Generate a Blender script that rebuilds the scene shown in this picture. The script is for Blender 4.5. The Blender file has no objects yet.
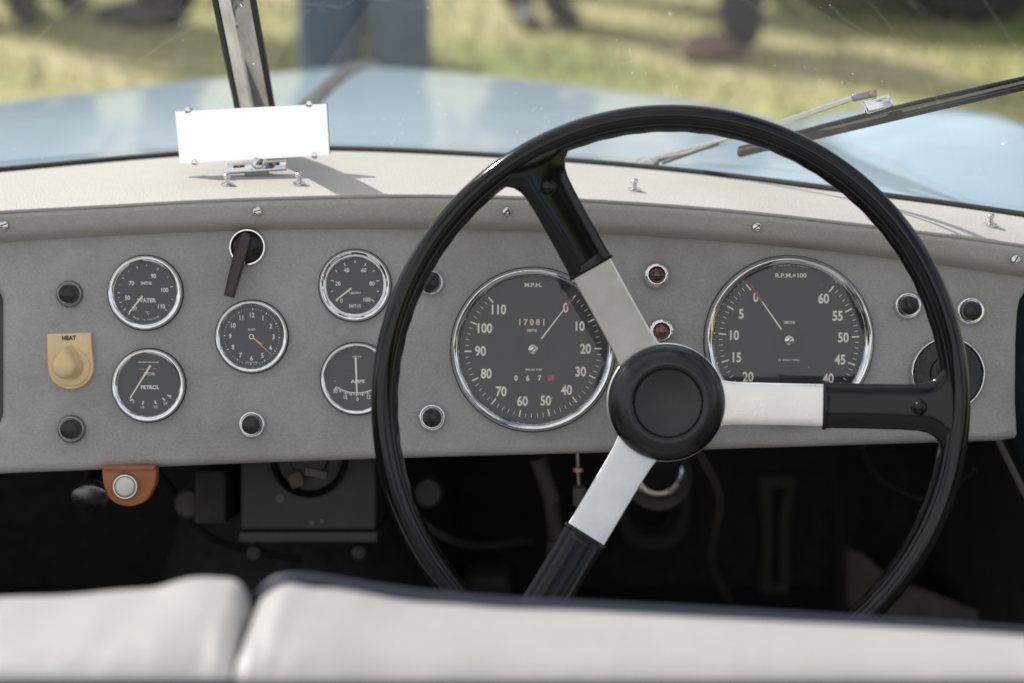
import bpy, bmesh, math, random
from mathutils import Vector, Matrix, noise
random.seed(7)
PI = math.pi
sc = bpy.context.scene
COL = sc.collection
# ------------------------------------------------------------------ camera geometry
PITCH = 20.0; CAMH = 1.30; LENS = 67.7
FP = LENS / 36.0 * 1024
FRM = Matrix.Translation((0, 0, CAMH)) @ Matrix.Rotation(math.radians(90 - PITCH), 4, 'X')   # cockpit frame: x right, y up the raked dash, z out of it
SD = FP / 1.5                       # pixels per metre on the dash
DR = math.radians


def K(px, py, D):
    return Vector(((px - 512) * D / FP, (341.5 - py) * D / FP, -D))


def KW(px, py, D):
    return FRM @ K(px, py, D)


def W2C(v):
    return FRM.inverted() @ Vector(v)


# ------------------------------------------------------------------ materials
def newmat(name):
    m = bpy.data.materials.new(name); m.use_nodes = True
    nt = m.node_tree
    return m, nt, nt.nodes, nt.links, nt.nodes['Principled BSDF']


def pmat(name, col, rough=.5, metal=0, coat=0, bump=0, bscale=300, var=0, vscale=12, rvar=0, spec=.5, detail=4, stretch=None, sheen=0):
    m, nt, N, L, b = newmat(name)
    b.inputs['Base Color'].default_value = (*col, 1)
    b.inputs['Roughness'].default_value = rough
    b.inputs['Metallic'].default_value = metal
    b.inputs['Coat Weight'].default_value = coat
    b.inputs['Coat Roughness'].default_value = .06
    b.inputs['Specular IOR Level'].default_value = spec
    if sheen: b.inputs['Sheen Weight'].default_value = sheen
    tc = N.new('ShaderNodeTexCoord'); src = tc.outputs['Object']
    if stretch:
        mp = N.new('ShaderNodeMapping'); mp.inputs['Scale'].default_value = stretch
        L.new(src, mp.inputs['Vector']); src = mp.outputs[0]
    if bump:
        n = N.new('ShaderNodeTexNoise'); n.inputs['Scale'].default_value = bscale; n.inputs['Detail'].default_value = detail
        L.new(src, n.inputs['Vector'])
        bp = N.new('ShaderNodeBump'); bp.inputs['Strength'].default_value = bump; bp.inputs['Distance'].default_value = .001
        L.new(n.outputs['Fac'], bp.inputs['Height']); L.new(bp.outputs[0], b.inputs['Normal'])
    if var or rvar:
        n2 = N.new('ShaderNodeTexNoise'); n2.inputs['Scale'].default_value = vscale; n2.inputs['Detail'].default_value = 8
        n2.inputs['Roughness'].default_value = .65
        L.new(src, n2.inputs['Vector'])
        if var:
            cr = N.new('ShaderNodeValToRGB')
            cr.color_ramp.elements[0].position = .3; cr.color_ramp.elements[1].position = .7
            cr.color_ramp.elements[0].color = (*[c * (1 - var) for c in col], 1)
            cr.color_ramp.elements[1].color = (*[min(1, c * (1 + var)) for c in col], 1)
            L.new(n2.outputs['Fac'], cr.inputs[0]); L.new(cr.outputs[0], b.inputs['Base Color'])
        if rvar:
            mr = N.new('ShaderNodeMapRange'); mr.inputs['To Min'].default_value = max(0, rough - rvar); mr.inputs['To Max'].default_value = rough + rvar
            mr.inputs['From Min'].default_value = .3; mr.inputs['From Max'].default_value = .7
            L.new(n2.outputs['Fac'], mr.inputs['Value']); L.new(mr.outputs[0], b.inputs['Roughness'])
    return m


def glassmat(name, refl=1.0, dust=0.0, scratches=False, tint=(1, 1, 1)):
    m = bpy.data.materials.new(name); m.use_nodes = True
    N = m.node_tree.nodes; L = m.node_tree.links; N.clear()
    out = N.new('ShaderNodeOutputMaterial'); tr = N.new('ShaderNodeBsdfTransparent'); gl = N.new('ShaderNodeBsdfGlossy')
    tr.inputs[0].default_value = (*tint, 1)
    gl.inputs['Roughness'].default_value = .02
    fr = N.new('ShaderNodeLayerWeight'); fr.inputs[0].default_value = .5      # Facing is the same from both sides of the pane
    pw = N.new('ShaderNodeMath'); pw.operation = 'POWER'; pw.inputs[1].default_value = 5
    L.new(fr.outputs['Facing'], pw.inputs[0])
    mu = N.new('ShaderNodeMath'); mu.operation = 'MULTIPLY_ADD'; mu.inputs[1].default_value = .9 * refl; mu.inputs[2].default_value = .065 * refl; mu.use_clamp = True
    L.new(pw.outputs[0], mu.inputs[0])
    mx = N.new('ShaderNodeMixShader'); L.new(mu.outputs[0], mx.inputs[0]); L.new(tr.outputs[0], mx.inputs[1]); L.new(gl.outputs[0], mx.inputs[2])
    last = mx
    if dust:
        df = N.new('ShaderNodeBsdfDiffuse'); df.inputs[0].default_value = (.85, .85, .82, 1)
        tl = N.new('ShaderNodeBsdfTranslucent'); tl.inputs[0].default_value = (.85, .85, .82, 1)
        ad = N.new('ShaderNodeMixShader'); ad.inputs[0].default_value = .5
        L.new(df.outputs[0], ad.inputs[1]); L.new(tl.outputs[0], ad.inputs[2])
        tc = N.new('ShaderNodeTexCoord')
        n = N.new('ShaderNodeTexNoise'); n.inputs['Scale'].default_value = 9; n.inputs['Detail'].default_value = 6
        L.new(tc.outputs['Object'], n.inputs['Vector'])
        mr = N.new('ShaderNodeMapRange'); mr.inputs['From Min'].default_value = .35; mr.inputs['From Max'].default_value = .75
        mr.inputs['To Min'].default_value = dust * .4; mr.inputs['To Max'].default_value = dust
        L.new(n.outputs['Fac'], mr.inputs['Value'])
        v = N.new('ShaderNodeTexVoronoi'); v.inputs['Scale'].default_value = 110
        L.new(tc.outputs['Object'], v.inputs['Vector'])
        n3 = N.new('ShaderNodeTexNoise'); n3.inputs['Scale'].default_value = 14; L.new(tc.outputs['Object'], n3.inputs['Vector'])
        thr = N.new('ShaderNodeMapRange'); thr.inputs['From Min'].default_value = .45; thr.inputs['From Max'].default_value = .75
        thr.inputs['To Min'].default_value = .02; thr.inputs['To Max'].default_value = .13
        L.new(n3.outputs['Fac'], thr.inputs['Value'])
        lt = N.new('ShaderNodeMath'); lt.operation = 'LESS_THAN'; L.new(v.outputs['Distance'], lt.inputs[0]); L.new(thr.outputs[0], lt.inputs[1])
        lm = N.new('ShaderNodeMath'); lm.operation = 'MULTIPLY'; lm.inputs[1].default_value = .35; L.new(lt.outputs[0], lm.inputs[0])
        a1 = N.new('ShaderNodeMath'); a1.operation = 'ADD'; a1.use_clamp = True
        L.new(mr.outputs[0], a1.inputs[0]); L.new(lm.outputs[0], a1.inputs[1])
        tot = a1
        if scratches:
            # faint wiped arcs
            mp = N.new('ShaderNodeMapping'); mp.inputs['Location'].default_value = (-.1, .1, 0); L.new(tc.outputs['Object'], mp.inputs['Vector'])
            w = N.new('ShaderNodeTexWave'); w.wave_type = 'RINGS'; w.rings_direction = 'SPHERICAL'; w.inputs['Scale'].default_value = 4.0
            w.inputs['Distortion'].default_value = 1.2; w.inputs['Detail Scale'].default_value = .8
            L.new(mp.outputs[0], w.inputs['Vector'])
            gt = N.new('ShaderNodeMapRange'); gt.inputs['From Min'].default_value = .992; gt.inputs['From Max'].default_value = 1
            gt.inputs['To Max'].default_value = .025
            L.new(w.outputs['Fac'], gt.inputs['Value'])
            a2 = N.new('ShaderNodeMath'); a2.operation = 'ADD'; a2.use_clamp = True
            L.new(a1.outputs[0], a2.inputs[0]); L.new(gt.outputs[0], a2.inputs[1]); tot = a2
        m2 = N.new('ShaderNodeMixShader'); L.new(tot.outputs[0], m2.inputs[0]); L.new(mx.outputs[0], m2.inputs[1]); L.new(ad.outputs[0], m2.inputs[2])
        last = m2
    L.new(last.outputs[0], out.inputs[0])
    return m


def leathermat(name, col, rough=.5, bump=.35, scale=420, var=.05, warm=None, wscale=9):
    m, nt, N, L, b = newmat(name)
    b.inputs['Roughness'].default_value = rough
    tc = N.new('ShaderNodeTexCoord')
    v = N.new('ShaderNodeTexVoronoi'); v.inputs['Scale'].default_value = scale; v.feature = 'F1'
    n = N.new('ShaderNodeTexNoise'); n.inputs['Scale'].default_value = 60; n.inputs['Detail'].default_value = 6
    n2 = N.new('ShaderNodeTexNoise'); n2.inputs['Scale'].default_value = wscale; n2.inputs['Detail'].default_value = 9; n2.inputs['Roughness'].default_value = .68
    for q in (v, n, n2): L.new(tc.outputs['Object'], q.inputs['Vector'])
    ad = N.new('ShaderNodeMath'); ad.operation = 'MULTIPLY_ADD'; ad.inputs[1].default_value = 1.2
    L.new(n.outputs['Fac'], ad.inputs[0]); L.new(v.outputs['Distance'], ad.inputs[2])
    bp = N.new('ShaderNodeBump'); bp.inputs['Strength'].default_value = bump; bp.inputs['Distance'].default_value = .0009
    L.new(ad.outputs[0], bp.inputs['Height']); L.new(bp.outputs[0], b.inputs['Normal'])
    cr = N.new('ShaderNodeValToRGB'); e = cr.color_ramp.elements
    e[0].position = .28; e[1].position = .72
    c2 = warm or col
    e[0].color = (*[c * (1 - var) for c in c2], 1); e[1].color = (*[c * (1 + var) for c in col], 1)
    L.new(n2.outputs['Fac'], cr.inputs[0])
    sp = N.new('ShaderNodeTexNoise'); sp.inputs['Scale'].default_value = 900; sp.inputs['Detail'].default_value = 2
    L.new(tc.outputs['Object'], sp.inputs['Vector'])
    mxc = N.new('ShaderNodeMix'); mxc.data_type = 'RGBA'; mxc.blend_type = 'MULTIPLY'; mxc.inputs['Factor'].default_value = .35
    L.new(cr.outputs[0], mxc.inputs['A'])
    mr = N.new('ShaderNodeMapRange'); mr.inputs['From Min'].default_value = .3; mr.inputs['From Max'].default_value = .7
    mr.inputs['To Min'].default_value = .7; mr.inputs['To Max'].default_value = 1.2
    L.new(sp.outputs['Fac'], mr.inputs['Value'])
    L.new(mr.outputs[0], mxc.inputs['B'])
    L.new(mxc.outputs['Result'], b.inputs['Base Color'])
    return m


MT = {}
MT['dash'] = leathermat('dash_leathercloth', (.41, .402, .398), .55, .36, 480, .20, (.36, .348, .338), 6)
MT['pad'] = leathermat('pad_leather', (.47, .457, .43), .50, .26, 460, .06, (.47, .452, .42), 7)
MT['seat'] = leathermat('seat_leather', (.34, .335, .33), .5, .3, 60, .06, None, 14)
MT['chrome'] = pmat('chrome', (.82, .82, .83), .06, 1, rvar=.035, vscale=160, bump=.06, bscale=90)
MT['oldchrome'] = pmat('worn_chrome', (.66, .65, .63), .16, 1, rvar=.1, vscale=260, var=.12, bump=.12, bscale=200)
MT['dullchrome'] = pmat('dull_chrome', (.30, .30, .30), .32, 1, rvar=.12, vscale=120, var=.2)
MT['brushed'] = pmat('satin_metal', (.80, .79, .78), .33, .9, rvar=.09, vscale=40, bump=.04, bscale=500, var=.07)
MT['black'] = pmat('black_enamel', (.005, .005, .006), .10, 0, rvar=.06, vscale=24, spec=.34, coat=.12, bump=.03, bscale=60)
MT['hub'] = pmat('black_bakelite', (.012, .012, .014), .26, 0, rvar=.10, vscale=25, bump=.05, bscale=300)
MT['knob'] = pmat('black_knob', (.010, .009, .009), .25, 0, rvar=.08, vscale=200)
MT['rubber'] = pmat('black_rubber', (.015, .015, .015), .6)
MT['lever'] = pmat('brown_bakelite', (.035, .025, .025), .35, 0, rvar=.08, vscale=120)
MT['dial'] = pmat('dial_face', (.016, .017, .023), .55, var=.12, vscale=60)
MT['dialring'] = pmat('dial_recess', (.008, .008, .010), .5)
MT['cream'] = pmat('dial_cream', (.93, .89, .76), .6)
MT['white'] = pmat('dial_white', (.92, .92, .90), .6)
MT['yellow'] = pmat('counter_yellow', (.80, .68, .36), .6)
MT['red'] = pmat('needle_red', (.42, .03, .035), .5)
MT['copper'] = pmat('copper_hand', (.62, .36, .26), .4, .3)
MT['orange'] = pmat('dash_orange', (.55, .28, .08), .6)
MT['ivory'] = pmat('ivory_plastic', (.86, .66, .36), .38, var=.09, vscale=45)
MT['ink'] = pmat('black_ink', (.02, .015, .01), .6)
MT['tan'] = pmat('tan_bracket', (.36, .115, .035), .42, var=.2, vscale=60, coat=.2, bump=.2, bscale=160)
MT['button'] = pmat('pearl_button', (.62, .60, .55), .3, .4, var=.1, vscale=220)
MT['redlens'] = pmat('red_lens', (.05, .006, .008), .08, coat=1)
MT['amberlens'] = pmat('amber_lens', (.16, .045, .02), .1, coat=1)
MT['glass'] = glassmat('gauge_glass', 1.0, dust=.012)
MT['screen'] = glassmat('windscreen_glass', .9, dust=.024, scratches=True, tint=(.97, .985, .98))
MT['mirror'] = pmat('mirror_silver', (.95, .95, .96), .03, 1)
MT['boxblack'] = pmat('heater_crackle', (.042, .041, .042), .55, var=.2, vscale=30, bump=.2, bscale=300)
MT['carpet'] = pmat('black_carpet', (.058, .053, .053), .95, var=.3, vscale=60, bump=.6, bscale=500)
MT['greycarpet'] = pmat('grey_carpet', (.32, .29, .265), .95, var=.25, vscale=40, bump=.6, bscale=400)
MT['trim'] = pmat('dark_trim', (.10, .093, .087), .7, var=.2, vscale=20)
MT['edge'] = pmat('grey_edging', (.13, .122, .115), .6)
MT['navy'] = pmat('navy_piping', (.014, .018, .045), .5)
MT['blue'] = pmat('pale_blue_paint', (.325, .445, .545), .30, 0, coat=.5, var=.03, vscale=2, rvar=.04)
MT['denim'] = pmat('denim', (.075, .115, .185), .9, var=.35, vscale=5, bump=.4, bscale=300)
MT['darkdenim'] = pmat('dark_denim', (.010, .012, .026), .9, var=.35, vscale=6)
MT['blacktr'] = pmat('black_trousers', (.012, .013, .017), .9)
MT['khaki'] = pmat('khaki_trousers', (.16, .12, .09), .9)
MT['skin'] = pmat('skin', (.50, .30, .22), .55)
MT['hair'] = pmat('brown_hair', (.05, .03, .02), .7)
MT['shirtw'] = pmat('white_shirt', (.65, .66, .68), .85)
MT['shirtb'] = pmat('blue_shirt', (.10, .16, .26), .85)
MT['shirtr'] = pmat('maroon_shirt', (.20, .05, .06), .85)
MT['shoe'] = pmat('brown_shoe', (.20, .13, .11), .55)
MT['shoeb'] = pmat('black_shoe', (.015, .015, .015), .45)
MT['eye'] = pmat('eye_dark', (.02, .015, .01), .3)
MT['carblack'] = pmat('dark_car_paint', (.010, .014, .012), .25, coat=1)
MT['tyre'] = pmat('tyre', (.014, .014, .014), .85)
MT['cglass'] = pmat('car_window', (.02, .025, .03), .05, coat=1)
MT['lamp'] = pmat('lamp_lens', (.5, .5, .48), .1, coat=1)


# ------------------------------------------------------------------ mesh builder
class MB:
    def __init__(s):
        s.bm = bmesh.new(); s.mats = []

    def mi(s, mat):
        if mat not in s.mats: s.mats.append(mat)
        return s.mats.index(mat)

    def _set(s, faces, mat):
        i = s.mi(mat)
        for f in faces: f.material_index = i

    def grid(s, rows, mat, cu=False, cv=False, capu=False):
        """rows: list of lists of Vector; cu closes around each row, cv closes the rows"""
        vs = [[s.bm.verts.new(p) for p in r] for r in rows]
        nr, nc = len(vs), len(vs[0]); fs = []
        for i in range(nr if cv else nr - 1):
            a, b = vs[i], vs[(i + 1) % nr]
            for j in range(nc if cu else nc - 1):
                k = (j + 1) % nc
                try: fs.append(s.bm.faces.new((a[j], a[k], b[k], b[j])))
                except ValueError: pass
        if capu:
            for r in (vs[0], vs[-1]):
                try: fs.append(s.bm.faces.new(r))
                except ValueError: pass
        s._set(fs, mat); return vs

    def lathe(s, prof, mat, c=(0, 0, 0), seg=64, axis=None, wob=None):
        c = Vector(c); R = Matrix.Identity(3)
        if axis is not None: R = Vector((0, 0, 1)).rotation_difference(Vector(axis)).to_matrix()
        rows = []
        for r, z in prof:
            row = []
            for i in range(seg):
                a = 2 * PI * i / seg
                rr = r * (wob(a) if wob else 1)
                row.append(c + R @ Vector((rr * math.cos(a), rr * math.sin(a), z)))
            rows.append(row)
        vs = s.grid(rows, mat, cu=True)
        for r, v in ((prof[0][0], vs[0]), (prof[-1][0], vs[-1])):
            if r < 1e-5:
                bmesh.ops.remove_doubles(s.bm, verts=v, dist=1e-5)
        return vs

    def disc(s, r, z, mat, c=(0, 0), seg=64):
        v = [s.bm.verts.new((c[0] + r * math.cos(2 * PI * i / seg), c[1] + r * math.sin(2 * PI * i / seg), z)) for i in range(seg)]
        s._set([s.bm.faces.new(v)], mat)

    def poly(s, pts, mat):
        s._set([s.bm.faces.new([s.bm.verts.new(p) for p in pts])], mat)

    def prism(s, pts2, z0, z1, mat, bev=0):
        n = len(pts2)
        a = [s.bm.verts.new((x, y, z0)) for x, y in pts2]; 
        fs = []
        if bev:
            cx = sum(p[0] for p in pts2) / n; cy = sum(p[1] for p in pts2) / n
            def shr(p, d):
                v = Vector((p[0] - cx, p[1] - cy)); l = v.length; v *= max(0, (l - d)) / l; return cx + v.x, cy + v.y
            lv = [a]
            for k in range(4):
                t = k / 3 * PI / 2
                lv.append([s.bm.verts.new((*shr(p, bev * (1 - math.cos(t))), z1 - bev + bev * math.sin(t))) for p in pts2])
        else:
            lv = [a, [s.bm.verts.new((x, y, z1)) for x, y in pts2]]
        for u, v in zip(lv, lv[1:]):
            for i in range(n):
                fs.append(s.bm.faces.new((u[i], u[(i + 1) % n], v[(i + 1) % n], v[i])))
        fs.append(s.bm.faces.new(lv[-1])); fs.append(s.bm.faces.new(list(reversed(a))))
        s._set(fs, mat)

    def box(s, c, size, mat, rot=None, bev=0):
        g = bmesh.ops.create_cube(s.bm, size=1)
        vs = g['verts']; fs = set(f for v in vs for f in v.link_faces)
        M = Matrix.Translation(c) @ (rot.to_4x4() if rot else Matrix.Identity(4)) @ Matrix.Diagonal((*size, 1))
        bmesh.ops.transform(s.bm, matrix=M, verts=vs)
        s._set(fs, mat)
        if bev:
            es = list(set(e for f in fs for e in f.edges))
            r = bmesh.ops.bevel(s.bm, geom=es, offset=bev, segments=3, affect='EDGES', profile=.5)
            s._set(r['faces'], mat)

    def tube(s, pts, r, mat, seg=12, caps=True, flat=1.0):
        pts = [Vector(p) for p in pts]; rows = []; n = len(pts)
        rr = r if isinstance(r, (list, tuple)) else [r] * n
        up = Vector((0, 0, 1))
        for i, p in enumerate(pts):
            t = (pts[min(i + 1, n - 1)] - pts[max(i - 1, 0)]).normalized()
            u = up.cross(t)
            if u.length < .05: u = Vector((0, 1, 0)).cross(t)
            u.normalize(); w = t.cross(u)
            rows.append([p + (u * math.cos(2 * PI * k / seg) + w * flat * math.sin(2 * PI * k / seg)) * rr[i] for k in range(seg)])
        s.grid(rows, mat, cu=True, capu=caps)

    def text(s, body, x, y, h, mat, z=0, rot=0, sx=.75, bold=0, w=None):
        cu = bpy.data.curves.new('t', 'FONT'); cu.body = body; cu.align_x = 'CENTER'; cu.align_y = 'CENTER'
        sx *= 1.2; cu.size = 1; cu.offset = bold + .012; cu.resolution_u = 3
        o = bpy.data.objects.new('t', cu)
        me = bpy.data.meshes.new_from_object(o)
        if me is None or not me.vertices: return
        xs = [v.co.x for v in me.vertices]; ys = [v.co.y for v in me.vertices]
        sc_ = h / .73
        if w: sx = w / ((max(xs) - min(xs)) * sc_)
        cx = (min(xs) + max(xs)) / 2; cy = (min(ys) + max(ys)) / 2
        M = Matrix.Translation((x, y, z)) @ Matrix.Rotation(rot, 4, 'Z') @ Matrix.Diagonal((sc_ * sx, sc_, 1, 1)) @ Matrix.Translation((-cx, -cy, 0))
        vs = [s.bm.verts.new(M @ v.co) for v in me.vertices]; i = s.mi(mat)
        for p in me.polygons:
            try: s.bm.faces.new([vs[k] for k in p.vertices]).material_index = i
            except ValueError: pass
        bpy.data.objects.remove(o); bpy.data.curves.remove(cu); bpy.data.meshes.remove(me)

    def tick(s, a, r0, r1, wd, mat, z, c=(0, 0)):
        d = Vector((math.cos(a), math.sin(a))); n = Vector((-d.y, d.x)) * wd / 2; c = Vector(c)
        s.poly([Vector((*(c + q), z)) for q in (d * r0 - n, d * r1 - n, d * r1 + n, d * r0 + n)], mat)

    def shift(s, o):
        bmesh.ops.translate(s.bm, verts=s.bm.verts, vec=-Vector(o)); return s

    def build(s, name, parent=None, ang=38, recalc=True, flat=False):
        if recalc: bmesh.ops.recalc_face_normals(s.bm, faces=s.bm.faces)
        if not flat:
            for f in s.bm.faces: f.smooth = True
            lim = DR(ang)
            for e in s.bm.edges:
                if len(e.link_faces) == 2:
                    try: e.smooth = e.calc_face_angle() < lim
                    except ValueError: pass
        me = bpy.data.meshes.new(name); s.bm.to_mesh(me); s.bm.free()
        for m in s.mats: me.materials.append(MT[m])
        o = bpy.data.objects.new(name, me); COL.objects.link(o)
        if parent is not None: o.parent = parent
        return o


def tag(o, label=None, cat=None, group=None, kind=None):
    if label: o['label'] = label
    if cat: o['category'] = cat
    if group: o['group'] = group
    if kind: o['kind'] = kind
    return o


def thing(name, label, cat, o=(0, 0, 0), group=None, world=False, rz=0):
    e = bpy.data.objects.new(name, None); COL.objects.link(e); e.empty_display_size = .02
    if world:
        e.location = o; e.rotation_euler = (0, 0, rz)
    else:
        e.location = FRM @ Vector(o); e.rotation_euler = (DR(90 - PITCH), 0, 0)
    return tag(e, label, cat, group)


def lone(mb, name, label, cat, o, group=None, world=False, **kw):
    """a thing that is one mesh, authored in frame coordinates relative to o"""
    ob = mb.build(name, None, **kw)
    if world: ob.location = o
    else:
        ob.location = FRM @ Vector(o); ob.rotation_euler = (DR(90 - PITCH), 0, 0)
    return tag(ob, label, cat, group)


def copy_thing(root, loc, label, group=None):
    r = root.copy(); COL.objects.link(r); r.location = loc; r['label'] = label
    if group: r['group'] = group
    for ch in [c for c in bpy.data.objects if c.parent == root]:
        c2 = ch.copy(); COL.objects.link(c2); c2.parent = r
        for g in [c for c in bpy.data.objects if c.parent == ch]:
            g2 = g.copy(); COL.objects.link(g2); g2.parent = c2
    return r


def interp(pts, x):
    if x <= pts[0][0]:
        a, b = pts[0], pts[1]
    elif x >= pts[-1][0]:
        a, b = pts[-2], pts[-1]
    else:
        # smooth (Catmull-Rom) interpolation
        for i in range(len(pts) - 1):
            if pts[i][0] <= x <= pts[i + 1][0]: break
        p0 = pts[max(i - 1, 0)]; a = pts[i]; b = pts[i + 1]; p3 = pts[min(i + 2, len(pts) - 1)]
        t = (x - a[0]) / (b[0] - a[0]); h = b[0] - a[0]
        m1 = (b[1] - p0[1]) / (b[0] - p0[0]) * h; m2 = (p3[1] - a[1]) / (p3[0] - a[0]) * h
        t2, t3 = t * t, t * t * t
        return (2 * t3 - 3 * t2 + 1) * a[1] + (t3 - 2 * t2 + t) * m1 + (-2 * t3 + 3 * t2) * b[1] + (t3 - t2) * m2
    return a[1] + (b[1] - a[1]) * (x - a[0]) / (b[0] - a[0])


u = 1 / SD      # one photograph pixel on the dash, in metres

# ------------------------------------------------------------------ dashboard panel
top = [(-300, 262), (-100, 249), (0, 242), (100, 236), (200, 231.5), (300, 229), (450, 229), (600, 233.5), (700, 239.5), (800, 248), (900, 259.5), (1024, 277), (1100, 290)]
bot = [(-300, 488), (0, 474), (100, 470), (200, 465.5), (350, 460), (450, 457), (620, 452.5), (720, 449.5), (1015, 440.5), (1100, 438)]
O = K(512, 341.5, 1.5)
dash = thing('dashboard', 'long grey leathercloth dashboard panel holding the round instruments', 'dashboard', O)


def d2(px, py): return ((px - 512) * u, (341.5 - py) * u)


def curve_plate(outline, holes, z, ext, bev):
    cu = bpy.data.curves.new('c', 'CURVE'); cu.dimensions = '2D'; cu.fill_mode = 'BOTH'
    cu.extrude = ext; cu.bevel_depth = bev; cu.bevel_resolution = 4; cu.offset = -bev
    for pl in [outline] + holes:
        sp = cu.splines.new('POLY'); sp.points.add(len(pl) - 1); sp.use_cyclic_u = True
        for i, (x, y) in enumerate(pl): sp.points[i].co = (x, y, 0, 1)
    o = bpy.data.objects.new('c', cu); me = bpy.data.meshes.new_from_object(o)
    bpy.data.objects.remove(o); bpy.data.curves.remove(cu)
    for v in me.vertices: v.co.z += z
    return me


def rrect(x0, y0, x1, y1, r, n=6):
    out = []
    for cx, cy, a0 in ((x1 - r, y1 - r, 0), (x0 + r, y1 - r, 90), (x0 + r, y0 + r, 180), (x1 - r, y0 + r, 270)):
        for i in range(n + 1):
            a = DR(a0 + 90 * i / n); out.append((cx + r * math.cos(a), cy + r * math.sin(a)))
    return out


ol = []
xs = list(range(-260, 1041, 20))
ol += [d2(x, interp(top, x) - 6) for x in xs]
ol += [d2(*p) for p in ((1044, 284), (1034, 287), (1026, 292), (1021, 300), (1018.5, 312), (1017, 340), (1016.5, 400), (1018, 428))]
ol += [d2(1018.5, 434), d2(1016, 438.5)]
ol += [d2(x, interp(bot, x)) for x in reversed(xs) if x < 1008]
hx0, hy0 = d2(-170, 430); hx1, hy1 = d2(1.5, 285)
me = curve_plate(ol, [rrect(hx0, hy0, hx1, hy1, .014)], -.012, .006, .0065)
for p in me.polygons: p.use_smooth = True
for e in me.edges: pass
me.materials.append(MT['dash'])
pn = bpy.data.objects.new('panel', me); COL.objects.link(pn); pn.parent = dash
me.set_sharp_from_angle(angle=DR(50))
g = MB()
g.prism(rrect(hx0 + .002, hy0 + .002, hx1 - .002, hy1 - .002, .012), -.10, -.019, 'trim')
g.build('glovebox', dash)
# panel front face sits at z = -0.012+0.006+0.0065 = +0.0005

# ------------------------------------------------------------------ scuttle pad (leather roll + top)
base = [(-300, 196, 1.55), (-100, 181, 1.60), (0, 173, 1.64), (90, 164.5, 1.67), (180, 157, 1.69), (250, 152.8, 1.70), (330, 151.5, 1.70), (450, 156, 1.685), (600, 166, 1.66), (724, 178.5, 1.635), (832, 192, 1.60), (940, 206, 1.575), (1024, 218, 1.555), (1100, 229, 1.53)]
basey = [(a, b) for a, b, c in base]; based = [(a, c) for a, b, c in base]
crease = [(-300, 235), (-100, 220), (0, 212.5), (100, 207), (200, 201.5), (300, 198), (400, 196.3), (500, 197.5), (600, 201.5), (724, 210.5), (832, 222), (940, 235), (1024, 246), (1100, 257)]


DCR = 1.484


def padpt(x, t):
    """t 0..1 from crease back to the windscreen, in cockpit coordinates"""
    ya = interp(crease, x); yb = interp(basey, x); db = interp(based, x)
    a = K(x, ya, DCR); b = K(x, yb, db)
    b = Vector((a.x * db / DCR, b.y, b.z))
    p = a.lerp(b, t)
    p.y += .004 * math.sin(PI * t)
    return p


rows = []
for i in range(-15, 56):
    x = i * 20
    r = []
    j = K(x, interp(top, x), 1.499); cpt = K(x, interp(crease, x), DCR)
    r.append(j + Vector((0, -.001, -.014))); r.append(j + Vector((0, -.0006, -.002)))
    for k in range(0, 9):
        t = k / 8; p = j.lerp(cpt, t)
        # bulging roll
        zb = interp([(0, .0), (.08, .006), (.25, .0115), (.6, .0150), (.88, .0165), (1, .0150)], t)
        p.z = j.z + zb
        lump = noise.noise(Vector((x * .012, t * 2, 3))) * .0006
        p.z += lump
        r.append(p)
    for k in range(0, 13):
        t = k / 12
        p = padpt(x, .02 + t * .98)
        p.y += .0012 * min(1, t * 9) + noise.noise(Vector((x * .008, t * 2, 9))) * .0006
        r.append(p)
    r.append(r[-1] + Vector((0, -.03, -.002)))
    rows.append(r)
pad = thing('scuttle_pad', 'cream leather scuttle pad with a thick roll running above the dashboard', 'padding', O)
g = MB(); g.grid(rows, 'pad'); g.shift(O); g.build('leather_pad', pad, ang=60)
g = MB(); g.tube([K(x, interp(crease, x), DCR) + Vector((0, .0004, .0004 + .0002 * math.sin(x * .21))) for x in range(-300, 1110, 10)], .0017, 'pad', seg=10); g.shift(O); g.build('piping', pad)


def screw(px, py, rot):
    c = K(px, py, 1.4832) - O
    g = MB()
    R = 4.5 * u
    g.lathe([(R, -.003), (R, .0006), (R * .93, .0012), (0.0, .0021)], 'oldchrome', c, seg=24)
    o = g.build('screw', pad)
    g = MB(); d = Matrix.Rotation(rot, 3, 'Z')
    g.box(c + Vector((0, 0, .00165)), (R * 1.55, R * .22, .0012), 'ink', d)
    g.build('slot', o)


for a in ((4, 225, .3), (257.5, 211, .2), (507, 211.5, 1.1), (757, 227, .6), (1015.5, 259.5, 1.0), (-245, 240, .4)): screw(*a)


def padlocate(px, py):
    best = None
    for k in range(101):
        p = padpt(px, k / 100)
        # candidate near the wanted pixel
        q = (512 + p.x / -p.z * FP, 341.5 - p.y / -p.z * FP)
        d = abs(q[1] - py)
        if best is None or d < best[0]: best = (d, p, px - q[0])
    p = best[1].copy(); p.x += best[2] * -p.z / FP; p.y += .002
    return p


UPC = Vector((0, math.cos(DR(PITCH)), math.sin(DR(PITCH))))   # world up in cockpit coordinates
for px, py in ((227.5, 187), (299, 186), (634.5, 192), (990.5, 227)):
    c = padlocate(px, py) - O
    g = MB()
    g.lathe([(.0052, -.002), (.0052, .0006), (.0038, .0012), (.0022, .0016), (.0019, .005), (.0028, .0062), (.0028, .0078), (.0019, .0088), (0, .0092)], 'oldchrome', c, seg=20, axis=UPC)
    o = g.build('fastener_peg', pad)

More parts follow.
